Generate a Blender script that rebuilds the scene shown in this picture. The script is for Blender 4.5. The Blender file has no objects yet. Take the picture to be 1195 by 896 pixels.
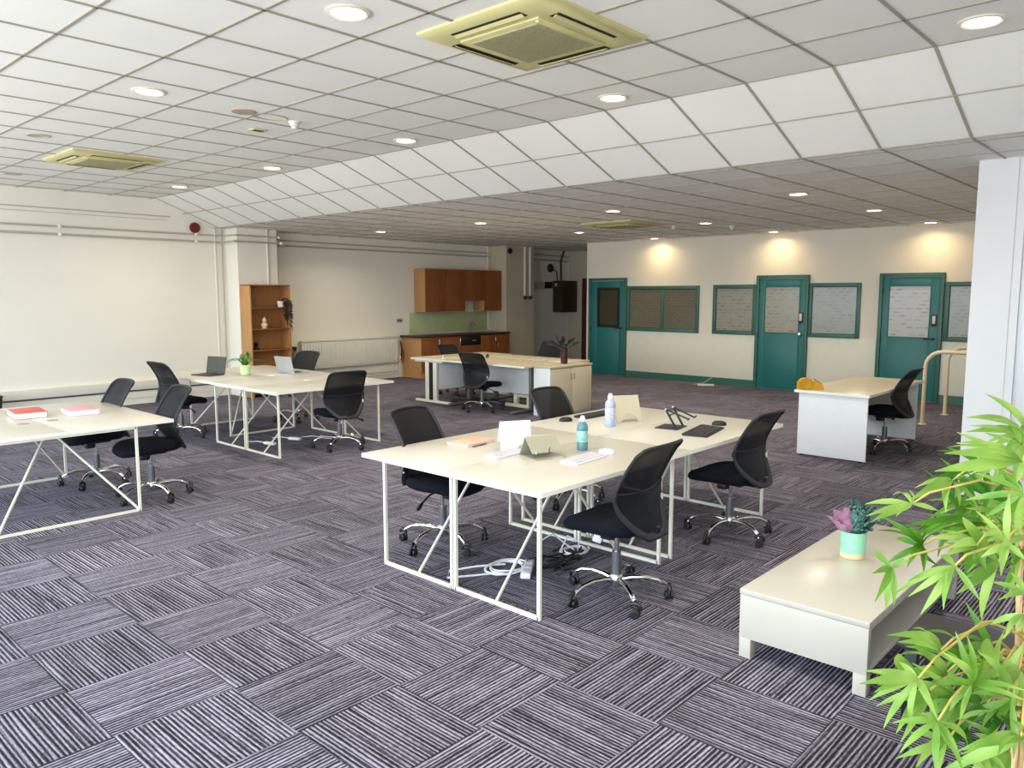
import bpy, bmesh, math, random
from mathutils import Vector, Matrix
random.seed(7)
PI = math.pi
col = bpy.context.scene.collection
HI, LO = 3.16, 2.774            # ceiling heights
XS0, XS1 = 5.244, 6.25          # sloped bulkhead
CAM = Vector((0, 0, 1.6945)); YAW, PIT, FPX = 0.742, -0.1149, 907.0
TT = 0.70                       # desk height

# ---------------------------------------------------------------- materials
def lin(c):
    return tuple((v/255/12.92) if v/255 <= .04045 else ((v/255+.055)/1.055)**2.4 for v in c)
MATS = {}
def mat(name, rgb, rough=.5, metal=0, var=.04, scale=8, bump=0, bscale=60, spec=.5, alpha=1, trans=0, coat=0, stretch=None, sss=0):
    if name in MATS: return MATS[name]
    m = bpy.data.materials.new(name); m.use_nodes = True
    nt = m.node_tree; b = nt.nodes['Principled BSDF']
    c = lin(rgb)
    tc = nt.nodes.new('ShaderNodeTexCoord')
    mp = nt.nodes.new('ShaderNodeMapping'); nt.links.new(tc.outputs['Object'], mp.inputs[0])
    if stretch: mp.inputs['Scale'].default_value = stretch
    n = nt.nodes.new('ShaderNodeTexNoise'); n.inputs['Scale'].default_value = scale; n.inputs['Detail'].default_value = 4
    nt.links.new(mp.outputs[0], n.inputs['Vector'])
    r = nt.nodes.new('ShaderNodeValToRGB')
    r.color_ramp.elements[0].position = .3; r.color_ramp.elements[1].position = .7
    r.color_ramp.elements[0].color = tuple(v*(1-var) for v in c)+(1,)
    r.color_ramp.elements[1].color = tuple(min(1, v*(1+var)) for v in c)+(1,)
    nt.links.new(n.outputs[0], r.inputs[0]); nt.links.new(r.outputs[0], b.inputs['Base Color'])
    b.inputs['Roughness'].default_value = rough; b.inputs['Metallic'].default_value = metal
    b.inputs['Specular IOR Level'].default_value = spec
    b.inputs['Alpha'].default_value = alpha
    b.inputs['Transmission Weight'].default_value = trans
    b.inputs['Coat Weight'].default_value = coat
    if bump:
        n2 = nt.nodes.new('ShaderNodeTexNoise'); n2.inputs['Scale'].default_value = bscale
        nt.links.new(mp.outputs[0], n2.inputs['Vector'])
        bp = nt.nodes.new('ShaderNodeBump'); bp.inputs['Strength'].default_value = bump; bp.inputs['Distance'].default_value = .01
        nt.links.new(n2.outputs[0], bp.inputs['Height']); nt.links.new(bp.outputs[0], b.inputs['Normal'])
    MATS[name] = m
    return m

def N(nt, t, **k):
    n = nt.nodes.new(t)
    for a, v in k.items(): setattr(n, a, v)
    return n
def M_(nt, op, a, b=None, c=None):
    n = nt.nodes.new('ShaderNodeMath'); n.operation = op
    for i, v in enumerate((a, b, c)):
        if v is None: continue
        if isinstance(v, (int, float)): n.inputs[i].default_value = v
        else: nt.links.new(v, n.inputs[i])
    return n.outputs[0]

def carpet_mat():
    m = bpy.data.materials.new('carpet_tiles'); m.use_nodes = True; nt = m.node_tree; b = nt.nodes['Principled BSDF']
    tc = N(nt, 'ShaderNodeTexCoord'); s = N(nt, 'ShaderNodeSeparateXYZ'); nt.links.new(tc.outputs['Object'], s.inputs[0])
    x, y = s.outputs[0], s.outputs[1]
    u = M_(nt, 'MULTIPLY', M_(nt, 'SUBTRACT', x, .04), 2); v = M_(nt, 'MULTIPLY', M_(nt, 'SUBTRACT', y, .04), 2)
    fu, fv = M_(nt, 'FLOOR', u), M_(nt, 'FLOOR', v)
    par = M_(nt, 'FLOORED_MODULO', M_(nt, 'ADD', fu, fv), 2)          # 0 -> lines along X
    inv = M_(nt, 'SUBTRACT', 1, par)
    a = M_(nt, 'ADD', M_(nt, 'MULTIPLY', y, inv), M_(nt, 'MULTIPLY', x, par))   # across the lines
    t = M_(nt, 'ADD', M_(nt, 'MULTIPLY', x, inv), M_(nt, 'MULTIPLY', y, par))   # along the lines
    cell = M_(nt, 'ADD', M_(nt, 'MULTIPLY', fu, 7.31), M_(nt, 'MULTIPLY', fv, 3.77))
    cv = N(nt, 'ShaderNodeCombineXYZ'); nt.links.new(M_(nt, 'MULTIPLY', a, 60), cv.inputs[0]); nt.links.new(M_(nt, 'MULTIPLY', t, 2.2), cv.inputs[1]); nt.links.new(cell, cv.inputs[2])
    n1 = N(nt, 'ShaderNodeTexNoise'); n1.inputs['Scale'].default_value = 1; n1.inputs['Detail'].default_value = 1; nt.links.new(cv.outputs[0], n1.inputs['Vector'])
    c2 = N(nt, 'ShaderNodeCombineXYZ'); nt.links.new(M_(nt, 'MULTIPLY', a, 260), c2.inputs[0]); nt.links.new(M_(nt, 'MULTIPLY', t, 40), c2.inputs[1]); nt.links.new(cell, c2.inputs[2])
    n2 = N(nt, 'ShaderNodeTexNoise'); n2.inputs['Scale'].default_value = 1; n2.inputs['Detail'].default_value = 2; nt.links.new(c2.outputs[0], n2.inputs['Vector'])
    ph = M_(nt, 'ADD', M_(nt, 'MULTIPLY', a, 2*PI/.0188), M_(nt, 'MULTIPLY', n1.outputs[0], 5))
    wv = M_(nt, 'MULTIPLY', M_(nt, 'SINE', ph), .20)
    f = M_(nt, 'ADD', M_(nt, 'ADD', .5, wv), M_(nt, 'ADD', M_(nt, 'MULTIPLY', M_(nt, 'SUBTRACT', n1.outputs[0], .5), .45), M_(nt, 'MULTIPLY', M_(nt, 'SUBTRACT', n2.outputs[0], .5), .5)))
    cr = N(nt, 'ShaderNodeValToRGB'); e = cr.color_ramp.elements
    e[0].position = .30; e[0].color = lin((28, 25, 31))+(1,)
    e[1].position = .74; e[1].color = lin((158, 152, 170))+(1,)
    k = cr.color_ramp.elements.new(.5); k.color = lin((78, 73, 85))+(1,)
    nt.links.new(f, cr.inputs[0])
    wn = N(nt, 'ShaderNodeTexWhiteNoise', noise_dimensions='1D'); nt.links.new(cell, wn.inputs['W'])
    br = M_(nt, 'ADD', .84, M_(nt, 'MULTIPLY', wn.outputs[0], .28))
    # seams
    pu = M_(nt, 'ABSOLUTE', M_(nt, 'SUBTRACT', M_(nt, 'FRACT', u), .5)); pv = M_(nt, 'ABSOLUTE', M_(nt, 'SUBTRACT', M_(nt, 'FRACT', v), .5))
    seam = M_(nt, 'GREATER_THAN', M_(nt, 'MAXIMUM', pu, pv), .494)
    br = M_(nt, 'MULTIPLY', br, M_(nt, 'SUBTRACT', 1, M_(nt, 'MULTIPLY', seam, .35)))
    # soiling, soft large patches
    n3 = N(nt, 'ShaderNodeTexNoise'); n3.inputs['Scale'].default_value = .7; n3.inputs['Detail'].default_value = 3; nt.links.new(tc.outputs['Object'], n3.inputs['Vector'])
    br = M_(nt, 'MULTIPLY', br, M_(nt, 'ADD', .86, M_(nt, 'MULTIPLY', n3.outputs[0], .28)))
    mx = N(nt, 'ShaderNodeVectorMath', operation='SCALE'); nt.links.new(cr.outputs[0], mx.inputs[0]); nt.links.new(br, mx.inputs['Scale'])
    nt.links.new(mx.outputs[0], b.inputs['Base Color'])
    b.inputs['Roughness'].default_value = .95; b.inputs['Specular IOR Level'].default_value = .15
    bp = N(nt, 'ShaderNodeBump'); bp.inputs['Strength'].default_value = .5; bp.inputs['Distance'].default_value = .004
    nt.links.new(f, bp.inputs['Height']); nt.links.new(bp.outputs[0], b.inputs['Normal'])
    return m

def frost_mat(name, base, dash, dens, cy, cz):
    """frosted film with rows of soft oblong dashes"""
    m = bpy.data.materials.new(name); m.use_nodes = True; nt = m.node_tree; b = nt.nodes['Principled BSDF']
    tc = N(nt, 'ShaderNodeTexCoord'); s = N(nt, 'ShaderNodeSeparateXYZ'); nt.links.new(tc.outputs['Object'], s.inputs[0])
    u = M_(nt, 'DIVIDE', s.outputs[1], cy); v = M_(nt, 'DIVIDE', s.outputs[2], cz)
    fv = M_(nt, 'FLOOR', v)
    u = M_(nt, 'ADD', u, M_(nt, 'MULTIPLY', fv, .37))
    fu = M_(nt, 'FLOOR', u)
    cb = N(nt, 'ShaderNodeCombineXYZ'); nt.links.new(fu, cb.inputs[0]); nt.links.new(fv, cb.inputs[1])
    w = N(nt, 'ShaderNodeTexWhiteNoise', noise_dimensions='3D'); nt.links.new(cb.outputs[0], w.inputs['Vector'])
    pu = M_(nt, 'MULTIPLY', M_(nt, 'ABSOLUTE', M_(nt, 'SUBTRACT', M_(nt, 'FRACT', u), .5)), 2.3)
    pv = M_(nt, 'MULTIPLY', M_(nt, 'ABSOLUTE', M_(nt, 'SUBTRACT', M_(nt, 'FRACT', v), .5)), 3.4)
    d = M_(nt, 'ADD', M_(nt, 'POWER', pu, 4), M_(nt, 'POWER', pv, 2))
    k = M_(nt, 'MULTIPLY', M_(nt, 'SUBTRACT', 1.0, d), .9); k.node.use_clamp = True
    on = M_(nt, 'LESS_THAN', w.outputs[0], dens)
    k = M_(nt, 'MULTIPLY', M_(nt, 'MULTIPLY', k, on), M_(nt, 'ADD', .35, M_(nt, 'MULTIPLY', w.outputs[0], 1.0)))
    mix = N(nt, 'ShaderNodeMix', data_type='RGBA'); nt.links.new(k, mix.inputs[0])
    mix.inputs[6].default_value = lin(base)+(1,); mix.inputs[7].default_value = lin(dash)+(1,)
    nt.links.new(mix.outputs[2], b.inputs['Base Color'])
    b.inputs['Roughness'].default_value = .22
    return m

M_CARPET = carpet_mat()
M_WALL = mat('wall_paint', (238, 232, 220), .85, var=.02, scale=1.5, bump=.1)
M_WALLG = mat('partition_paint', (232, 222, 204), .8, var=.02, scale=1.5, bump=.1)
M_PIER = mat('pier_paint', (218, 218, 220), .8, var=.02, scale=1.5)
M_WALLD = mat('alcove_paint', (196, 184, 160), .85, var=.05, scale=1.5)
M_TILE = mat('ceiling_tile', (238, 236, 232), .9, var=.02, scale=1.2, bump=.2, bscale=220)
M_TBAR = mat('ceiling_grid_bar', (158, 152, 138), .5, var=.03)
M_TEAL = mat('teal_paint', (32, 108, 106), .42, var=.06, scale=3, bump=.05)
M_TEALF = mat('teal_frame_paint', (54, 102, 88), .42, var=.06, scale=3)
M_PANELW = mat('white_panel', (226, 222, 206), .6, var=.02)
M_WHITE = mat('white_desk_laminate', (190, 186, 177), .36, var=.015, scale=3)
M_WEDGE = mat('white_desk_edge', (236, 234, 224), .35, var=.01)  # around the white desks its extra brightness is painted light
M_WMET = mat('white_powder_metal', (228, 224, 208), .35, var=.02)
M_BEIGE = mat('maple_laminate', (192, 182, 160), .4, var=.05, scale=6, stretch=(1, 8, 1))
M_CHROME = mat('chrome', (215, 215, 212), .14, 1, var=.01)
M_GREYM = mat('grey_column', (112, 114, 120), .35, .6, var=.03)
M_BLACK = mat('black_plastic', (17, 18, 22), .45, var=.05)
M_SEAT = mat('black_fabric', (12, 14, 24), .92, var=.15, scale=120, bump=.4, bscale=500, spec=.2)
M_FRAME = mat('charcoal_plastic', (22, 23, 29), .5, var=.05)
def mesh_mat():
    m = bpy.data.materials.new('black_chair_mesh'); m.use_nodes = True; nt = m.node_tree; b = nt.nodes['Principled BSDF']
    b.inputs['Base Color'].default_value = lin((8, 9, 17))+(1,); b.inputs['Roughness'].default_value = .6; b.inputs['Specular IOR Level'].default_value = .25
    tc = N(nt, 'ShaderNodeTexCoord'); n = N(nt, 'ShaderNodeTexNoise'); n.inputs['Scale'].default_value = 6
    nt.links.new(tc.outputs['Object'], n.inputs['Vector'])
    b.inputs['Alpha'].default_value = .86
    a = M_(nt, 'ADD', .9, M_(nt, 'MULTIPLY', n.outputs[0], .12)); nt.links.new(a, b.inputs['Alpha'])
    return m
M_MESH = mesh_mat()
M_OAK = mat('oak_veneer', (188, 140, 86), .5, var=.14, scale=5, stretch=(6, 6, .6))
M_OAKD = mat('oak_doors', (142, 80, 36), .45, var=.16, scale=5, stretch=(6, 6, .6))
M_OAKS = mat('shelf_oak', (172, 118, 66), .5, var=.12, scale=5, stretch=(6, 6, .6))
M_WORK = mat('dark_worktop', (58, 32, 34), .3, var=.2, scale=40)
M_SPLASH = mat('green_splashback', (184, 194, 146), .25, var=.05)
M_AC = mat('yellowed_ac_plastic', (204, 196, 142), .5, var=.05, scale=4)
M_ACG = mat('ac_grille', (170, 164, 130), .6, var=.2, scale=160)
M_DARK = mat('dark_slot', (22, 20, 16), .7)
M_RAIL = mat('cream_handrail', (214, 196, 164), .45, var=.04)
M_PIPE = mat('painted_conduit', (184, 178, 162), .6, var=.03)
M_TRUNK = mat('white_trunking', (224, 220, 208), .5, var=.02)
M_RED = mat('red_bell', (110, 20, 24), .4)
M_BROWN = mat('brown_cabinet_paint', (58, 38, 18), .5, var=.08)

# ---------------------------------------------------------------- mesh helpers
def NB(): return bmesh.new()
def box(bm, x0, x1, y0, y1, z0, z1, bev=0, mi=0, seg=2):
    if x0 > x1: x0, x1 = x1, x0
    if y0 > y1: y0, y1 = y1, y0
    if z0 > z1: z0, z1 = z1, z0
    vs = [bm.verts.new((x, y, z)) for z in (z0, z1) for x, y in ((x0, y0), (x1, y0), (x1, y1), (x0, y1))]
    fs = [bm.faces.new([vs[i] for i in q]) for q in ((3, 2, 1, 0), (4, 5, 6, 7), (0, 1, 5, 4), (1, 2, 6, 5), (2, 3, 7, 6), (3, 0, 4, 7))]
    for f in fs: f.material_index = mi
    if bev:
        es = list({e for f in fs for e in f.edges})
        r = bmesh.ops.bevel(bm, geom=es, offset=bev, segments=seg, affect='EDGES', profile=.5)
        for f in r['faces']: f.material_index = mi
    return bm
def tube(bm, pts, r, seg=8, mi=0, closed=False, flat=1.0):
    pts = [Vector(p) for p in pts]; n = len(pts)
    rs = r if isinstance(r, (list, tuple)) else [r]*n
    up = Vector((0, 0, 1)); rings = []
    d0 = (pts[1]-pts[0]).normalized()
    if abs(d0.dot(up)) > .95: up = Vector((1, 0, 0))
    side = d0.cross(up).normalized()
    for i, p in enumerate(pts):
        if closed: d = (pts[(i+1) % n]-pts[i-1]).normalized()
        else: d = (pts[min(i+1, n-1)]-pts[max(i-1, 0)]).normalized()
        side = (side-d*side.dot(d)).normalized(); u2 = side.cross(d).normalized()
        rings.append([bm.verts.new(p+(side*math.cos(2*PI*k/seg)+u2*math.sin(2*PI*k/seg)*flat)*rs[i]) for k in range(seg)])
    m = n if closed else n-1
    for i in range(m):
        A, B = rings[i], rings[(i+1) % n]
        for k in range(seg):
            f = bm.faces.new((A[k], A[(k+1) % seg], B[(k+1) % seg], B[k])); f.material_index = mi
    if not closed:
        f = bm.faces.new(rings[0][::-1]); f.material_index = mi
        f = bm.faces.new(rings[-1]); f.material_index = mi
    return bm
def sq(bm, a, b, w, mi=0):
    """square bar between two points"""
    a, b = Vector(a), Vector(b); d = (b-a).normalized()
    up = Vector((0, 0, 1)) if abs(d.z) < .95 else Vector((1, 0, 0))
    s = d.cross(up).normalized()*w/2; u = s.cross(d).normalized()*w/2
    A = [bm.verts.new(a+s*i+u*j) for i, j in ((-1, -1), (1, -1), (1, 1), (-1, 1))]
    B = [bm.verts.new(b+s*i+u*j) for i, j in ((-1, -1), (1, -1), (1, 1), (-1, 1))]
    for q in ([A[0], A[1], A[2], A[3]], [B[3], B[2], B[1], B[0]]): bm.faces.new(q).material_index = mi
    for k in range(4): bm.faces.new((A[k], B[k], B[(k+1) % 4], A[(k+1) % 4])).material_index = mi
    return bm
def lathe(bm, prof, c=(0, 0, 0), seg=20, mi=0, rx=1, ry=1):
    rings = []
    for r, z in prof:
        rings.append([bm.verts.new((c[0]+rx*r*math.cos(2*PI*k/seg), c[1]+ry*r*math.sin(2*PI*k/seg), c[2]+z)) for k in range(seg)] if r > 1e-5 else [bm.verts.new((c[0], c[1], c[2]+z))])
    for A, B in zip(rings, rings[1:]):
        for k in range(seg):
            if len(A) == 1 and len(B) == 1: continue
            if len(A) == 1: f = bm.faces.new((A[0], B[(k+1) % seg], B[k]))
            elif len(B) == 1: f = bm.faces.new((A[k], A[(k+1) % seg], B[0]))
            else: f = bm.faces.new((A[k], A[(k+1) % seg], B[(k+1) % seg], B[k]))
            f.material_index = mi
    return bm
def prism(bm, poly, mapf, h, mi=0):
    """poly of 2D points, mapf(u,v,w)->3D, thickness h"""
    A = [bm.verts.new(mapf(u, v, 0)) for u, v in poly]; B = [bm.verts.new(mapf(u, v, h)) for u, v in poly]
    bm.faces.new(A[::-1]).material_index = mi; bm.faces.new(B).material_index = mi
    n = len(poly)
    for i in range(n): bm.faces.new((A[i], A[(i+1) % n], B[(i+1) % n], B[i])).material_index = mi
    return bm
def obj(name, bm, mats, parent=None, loc=None, rot=None, ang=35):
    bmesh.ops.recalc_face_normals(bm, faces=bm.faces)
    me = bpy.data.meshes.new(name); bm.to_mesh(me); bm.free()
    for m in (mats if isinstance(mats, (list, tuple)) else [mats]): me.materials.append(m)
    me.polygons.foreach_set('use_smooth', [True]*len(me.polygons))
    try: me.set_sharp_from_angle(angle=math.radians(ang))
    except Exception: pass
    o = bpy.data.objects.new(name, me); col.objects.link(o)
    if parent: o.parent = parent
    if loc: o.location = loc
    if rot: o.rotation_euler = rot
    return o
def tag(o, label, cat, group=None):
    o['label'] = label; o['category'] = cat
    if group: o['group'] = group
    return o
def thing(name, label, cat, loc=(0, 0, 0), rz=0, group=None):
    o = bpy.data.objects.new(name, None); o.empty_display_size = .1; col.objects.link(o)
    o.location = loc; o.rotation_euler = (0, 0, rz)
    return tag(o, label, cat, group)
def struct(name, bm, m, ang=35, parent=None):
    o = obj(name, bm, m, parent=parent, ang=ang)
    if not parent: o['kind'] = 'structure'
    return o
def copy_tree(o, parent=None):
    c = o.copy(); col.objects.link(c)
    if parent: c.parent = parent
    for ch in list(o.children): copy_tree(ch, c)
    return c
def lab(o, t): o['label'] = t; return o

# ---------------------------------------------------------------- room shell
YL, YL2, XG = 12.40, 12.50, 13.43
XB = -1.6; YR = -2.6
b = NB(); box(b, XB-.1, 16.2, YR-.1, 12.9, -.1, 0); struct('floor', b, M_CARPET)
def bars(bm, pts, w=.019, d=.006, mi=1):
    for a, c in pts:
        a, c = Vector(a), Vector(c); sq_dir = (c-a).normalized()
        s = sq_dir.cross(Vector((0, 0, 1))).normalized()*w/2; dn = s.cross(sq_dir).normalized()
        if dn.z > 0: dn = -dn
        A = [a-s, a+s, a+s+dn*d, a-s+dn*d]; B = [c-s, c+s, c+s+dn*d, c-s+dn*d]
        A = [bm.verts.new(v) for v in A]; B = [bm.verts.new(v) for v in B]
        for k in range(4): bm.faces.new((A[k], B[k], B[(k+1) % 4], A[(k+1) % 4])).material_index = mi
        bm.faces.new(A).material_index = mi; bm.faces.new(B[::-1]).material_index = mi
yls = [y for y in [3.2+.6*k for k in range(-10, 17)] if YR < y < 12.9]
b = NB(); box(b, XB-.1, XS0, YR-.1, 12.5, HI, HI+.1)
bars(b, [((x, YR, HI), (x, 12.4, HI)) for x in [XS0-.6*k for k in range(0, 12)] if x > XB])
bars(b, [((XB, y, HI), (XS0, y, HI)) for y in yls if y < 12.4])
struct('ceiling', b, [M_TILE, M_TBAR])
b = NB()
prism(b, [(XS0, HI), (XS1, LO), (XS1+.05, LO+.1), (XS0+.05, HI+.1)], lambda u, v, w: (u, YR+w, v), 12.4-YR)
xm, zm = (XS0+XS1)/2, (HI+LO)/2
bars(b, [((xm, YR, zm), (xm, 12.4, zm)), ((XS1, YR, LO), (XS1, 12.4, LO))])
bars(b, [((XS0, y, HI), (XS1, y, LO)) for y in yls if y < 12.4])
struct('ceiling_slope', b, [M_TILE, M_TBAR])
b = NB(); box(b, XS1, 16.2, YR-.1, 12.9, LO, LO+.1)
bars(b, [((x, YR, LO), (x, 12.8, LO)) for x in [6.4+.6*k for k in range(0, 17)]])
bars(b, [((XS1, y, LO), (16.1, y, LO)) for y in yls])
struct('ceiling_low', b, [M_TILE, M_TBAR])
# left wall with faint horizontal joint
b = NB(); box(b, XB-.1, 6.66, YL, YL+.1, 0, HI+.1)
struct('wall_left', b, M_WALL)
b = NB(); box(b, XB, 5.55, YL-.012, YL, 2.90, 2.915); box(b, XB, 5.5, YL-.006, YL, 2.845, 2.852)
struct('trim_1', b, M_PIPE)
b = NB(); box(b, 6.6, 16.1, YL2, YL2+.1, 0, HI); struct('wall_kitchen', b, M_WALL)
b = NB(); box(b, 6.45, 7.17, 12.0, YL2, 0, LO); struct('wall_column', b, M_WALL)
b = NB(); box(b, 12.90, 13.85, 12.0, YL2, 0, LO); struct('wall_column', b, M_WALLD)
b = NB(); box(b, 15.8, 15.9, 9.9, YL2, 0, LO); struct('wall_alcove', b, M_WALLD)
b = NB(); box(b, XG+.12, 15.9, 10.02, 10.14, 0, LO); box(b, XG, XG+.12, 0, 10.14, 0, LO)
struct('wall_green_doors', b, M_WALLG)
# dark red door edge in the alcove
b = NB(); box(b, 15.72, 15.8, 11.2, 12.02, 0, 2.09); struct('door_4', b, mat('dark_red_door', (78, 22, 20), .5))
# right-hand pier and the walls behind it
b = NB(); box(b, 7.35, 7.75, 1.30, 1.58, 0, LO+.02); struct('wall_pier', b, M_PIER)
b = NB(); box(b, 7.40, XG, 1.0, 1.1, 0, LO); struct('wall_right', b, M_WALLG)
b = NB(); box(b, XB-.1, 7.5, YR-.1, YR, 0, HI+.1); struct('wall_right', b, M_WALL)
b = NB(); box(b, 7.4, 7.5, YR, .42, 0, LO); struct('wall_corner', b, M_PIER)
b = NB(); box(b, 7.36, 7.43, .42, 1.3, 0, .12); box(b, 7.36, 7.43, .42, 1.3, LO-.1, LO); box(b, 7.36, 7.43, .42, .48, .12, LO-.1); box(b, 7.36, 7.43, 1.24, 1.3, .12, LO-.1)
struct('window_6', b, M_PIER)
b = NB(); box(b, 7.39, 7.40, .48, 1.24, .12, LO-.1); struct('window_7', b, frost_mat('pale_frosted_glass', (206, 208, 214), (190, 190, 200), .1, .3, .3))
# shop front behind the camera: low sill, head and mullions, open to daylight
b = NB(); box(b, XB-.1, XB, YR, YL, 0, .25); box(b, XB-.1, XB, YR, YL, 3.02, HI+.1)
struct('wall_front', b, M_WALL)
wy = [YR+i*(YL-YR)/6 for i in range(7)]
b = NB()
for y in wy: box(b, XB-.1, XB, y-.04, y+.04, .25, 3.02)
struct('window_5', b, M_WMET)

# skirting, green wall
b = NB(); box(b, XG-.022, XG, 6.3, 9.1, 0, .13); box(b, XG-.022, XG, 4.2, 5.35, 0, .13); box(b, XG-.022, XG, 1.1, 3.23, 0, .13)
struct('baseboard_green', b, M_TEALF)
b = NB(); box(b, XG-.012, XG, 6.31, 9.08, .13, .95, .003); box(b, XG-.012, XG, 4.21, 5.33, .13, .95, .003); box(b, XG-.012, XG, 1.2, 3.22, .13, .96, .003)
struct('trim_2', b, M_PANELW)
b = NB(); box(b, 5.2, 6.45, YL-.02, YL, 0, .1); box(b, XB, 5.2, YL-.02, YL, 0, .1); box(b, 7.17, 10.3, YL2-.02, YL2, 0, .12)
struct('baseboard_left', b, M_TRUNK)

def frame_rect(bm, x0, x1, ya, yb, za, zb, w, bottom=True):
    box(bm, x0, x1, ya, ya+w, za, zb, .004); box(bm, x0, x1, yb-w, yb, za, zb, .004)
    box(bm, x0, x1, ya+w, yb-w, zb-w, zb, .004)
    if bottom: box(bm, x0, x1, ya+w, yb-w, za, za+w, .004)
F1 = frost_mat('frosted_film_dark', (106, 102, 84), (94, 86, 70), .8, .11, .055)
F2 = frost_mat('frosted_film_light', (150, 146, 130), (116, 108, 92), .6, .13, .06)
F3 = frost_mat('frosted_film_pale', (176, 174, 168), (136, 118, 118), .65, .14, .06)
F4 = frost_mat('frosted_film_grey', (146, 148, 134), (118, 112, 100), .65, .12, .055)
def window(n, ya, yb, za, zb, fm, mull=None):
    b = NB(); frame_rect(b, XG-.03, XG, ya, yb, za, zb, .065)
    if mull: box(b, XG-.028, XG, mull-.03, mull+.03, za+.06, zb-.06, .004)
    o = struct('window_%d' % n, b, M_TEALF)
    b = NB(); box(b, XG-.008, XG-.002, ya+.06, yb-.06, za+.06, zb-.06); obj('pane', b, fm, o)
    b = NB(); frame_rect(b, XG-.016, XG-.002, ya+.06, yb-.06, za+.06, zb-.06, .012); obj('glazing_bead', b, M_DARK, o)
    return o
window(1, 7.45, 9.10, .955, 1.86, F1, 8.26)
window(2, 6.30, 7.16, .955, 1.87, F2)
window(3, 4.48, 5.35, .96, 1.885, F4)
window(4, 2.2, 3.23, .97, 1.885, F4)
def door(n, ya, yb, wa, wb, fm, kind):
    b = NB(); frame_rect(b, XG-.06, XG, ya, yb, 0, 2.03, .055, False)
    o = struct('door_%d' % n, b, M_TEALF)
    ly0, ly1 = ya+.06, yb-.06
    b = NB()
    xa, xb = XG-.045, XG-.005
    box(b, xa, xb, ly0, wa, .01, 1.965, .002); box(b, xa, xb, wb, ly1, .01, 1.965, .002)
    box(b, xa, xb, wa, wb, .01, 1.02, .002); box(b, xa, xb, wa, wb, 1.82, 1.965, .002)
    obj('door_leaf', b, M_TEAL, o)
    b = NB(); box(b, XG-.03, XG-.02, wa, wb, 1.02, 1.82); obj('glass_pane', b, fm, o)
    b = NB(); frame_rect(b, XG-.05, XG-.02, wa-.012, wb+.012, 1.008, 1.832, .014 if kind else .05); obj('glazing_bead', b, M_DARK if not kind else M_TEALF, o)
    hy = ly0+.055
    if kind in (0, 2):
        b = NB(); lathe(b, [(.0, 0), (.026, 0), (.026, .012), (0, .012)], seg=14)
        h = obj('door_handle', b, M_BLACK, o, loc=(XG-.045, hy, 1.0), rot=(0, -PI/2, 0))
        b = NB(); tube(b, [(XG-.05, hy, 1.0), (XG-.085, hy, 1.0), (XG-.09, hy+.02, 1.0), (XG-.09, hy+.13, .998)], .010); obj('lever', b, M_BLACK, o)
    else:
        b = NB(); lathe(b, [(0, 0), (.02, .0), (.02, .03), (.034, .045), (.036, .06), (.02, .075), (0, .078)], seg=14)
        obj('door_knob', b, M_CHROME, o, loc=(XG-.045, hy, 1.0), rot=(0, -PI/2, 0))
    if kind:
        b = NB(); box(b, XG-.065, XG-.045, hy-.04, hy+.04, 1.2, 1.38, .004, mi=0); box(b, XG-.075, XG-.06, hy-.022, hy+.022, 1.235, 1.36, .003, mi=1)
        obj('code_lock', b, [M_BLACK, M_TRUNK], o)
    for z in (.25, .97, 1.75):
        b = NB(); tube(b, [(XG-.05, ly1+.005, z-.05), (XG-.05, ly1+.005, z+.05)], .011); obj('hinge', b, M_BLACK, o)
    return o
door(1, 9.10, 10.05, 9.27, 9.82, mat('dark_olive_glass', (46, 42, 24), .12), 0)
door(2, 5.34, 6.29, 5.50, 6.12, F2, 1)
door(3, 3.24, 4.19, 3.43, 4.03, F3, 2)

# ---------------------------------------------------------------- ceiling fittings
M_LAMP = bpy.data.materials.new('lit_diffuser'); M_LAMP.use_nodes = True
_b = M_LAMP.node_tree.nodes['Principled BSDF']; _b.inputs['Emission Color'].default_value = (1, .86, .66, 1); _b.inputs['Emission Strength'].default_value = 14
b = NB(); lathe(b, [(.088, .0), (.118, .0), (.12, -.006), (.10, -.012), (.088, -.006)], seg=28); ring0 = b
dl0 = thing('ceiling_downlight', '', 'ceiling light')
obj('trim_ring', ring0, M_WMET, dl0)
b = NB(); lathe(b, [(0, -.004), (.088, -.004), (.09, -.001), (0, -.001)], seg=28); obj('diffuser', b, M_LAMP, dl0)
ldata = bpy.data.lights.new('downlight', 'AREA'); ldata.shape = 'DISK'; ldata.size = .17; ldata.energy = 21; ldata.color = (1, .90, .68); ldata.spread = math.radians(150)
lo = bpy.data.objects.new('lamp', ldata); col.objects.link(lo); lo.parent = dl0; lo.location = (0, 0, -.014)
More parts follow.
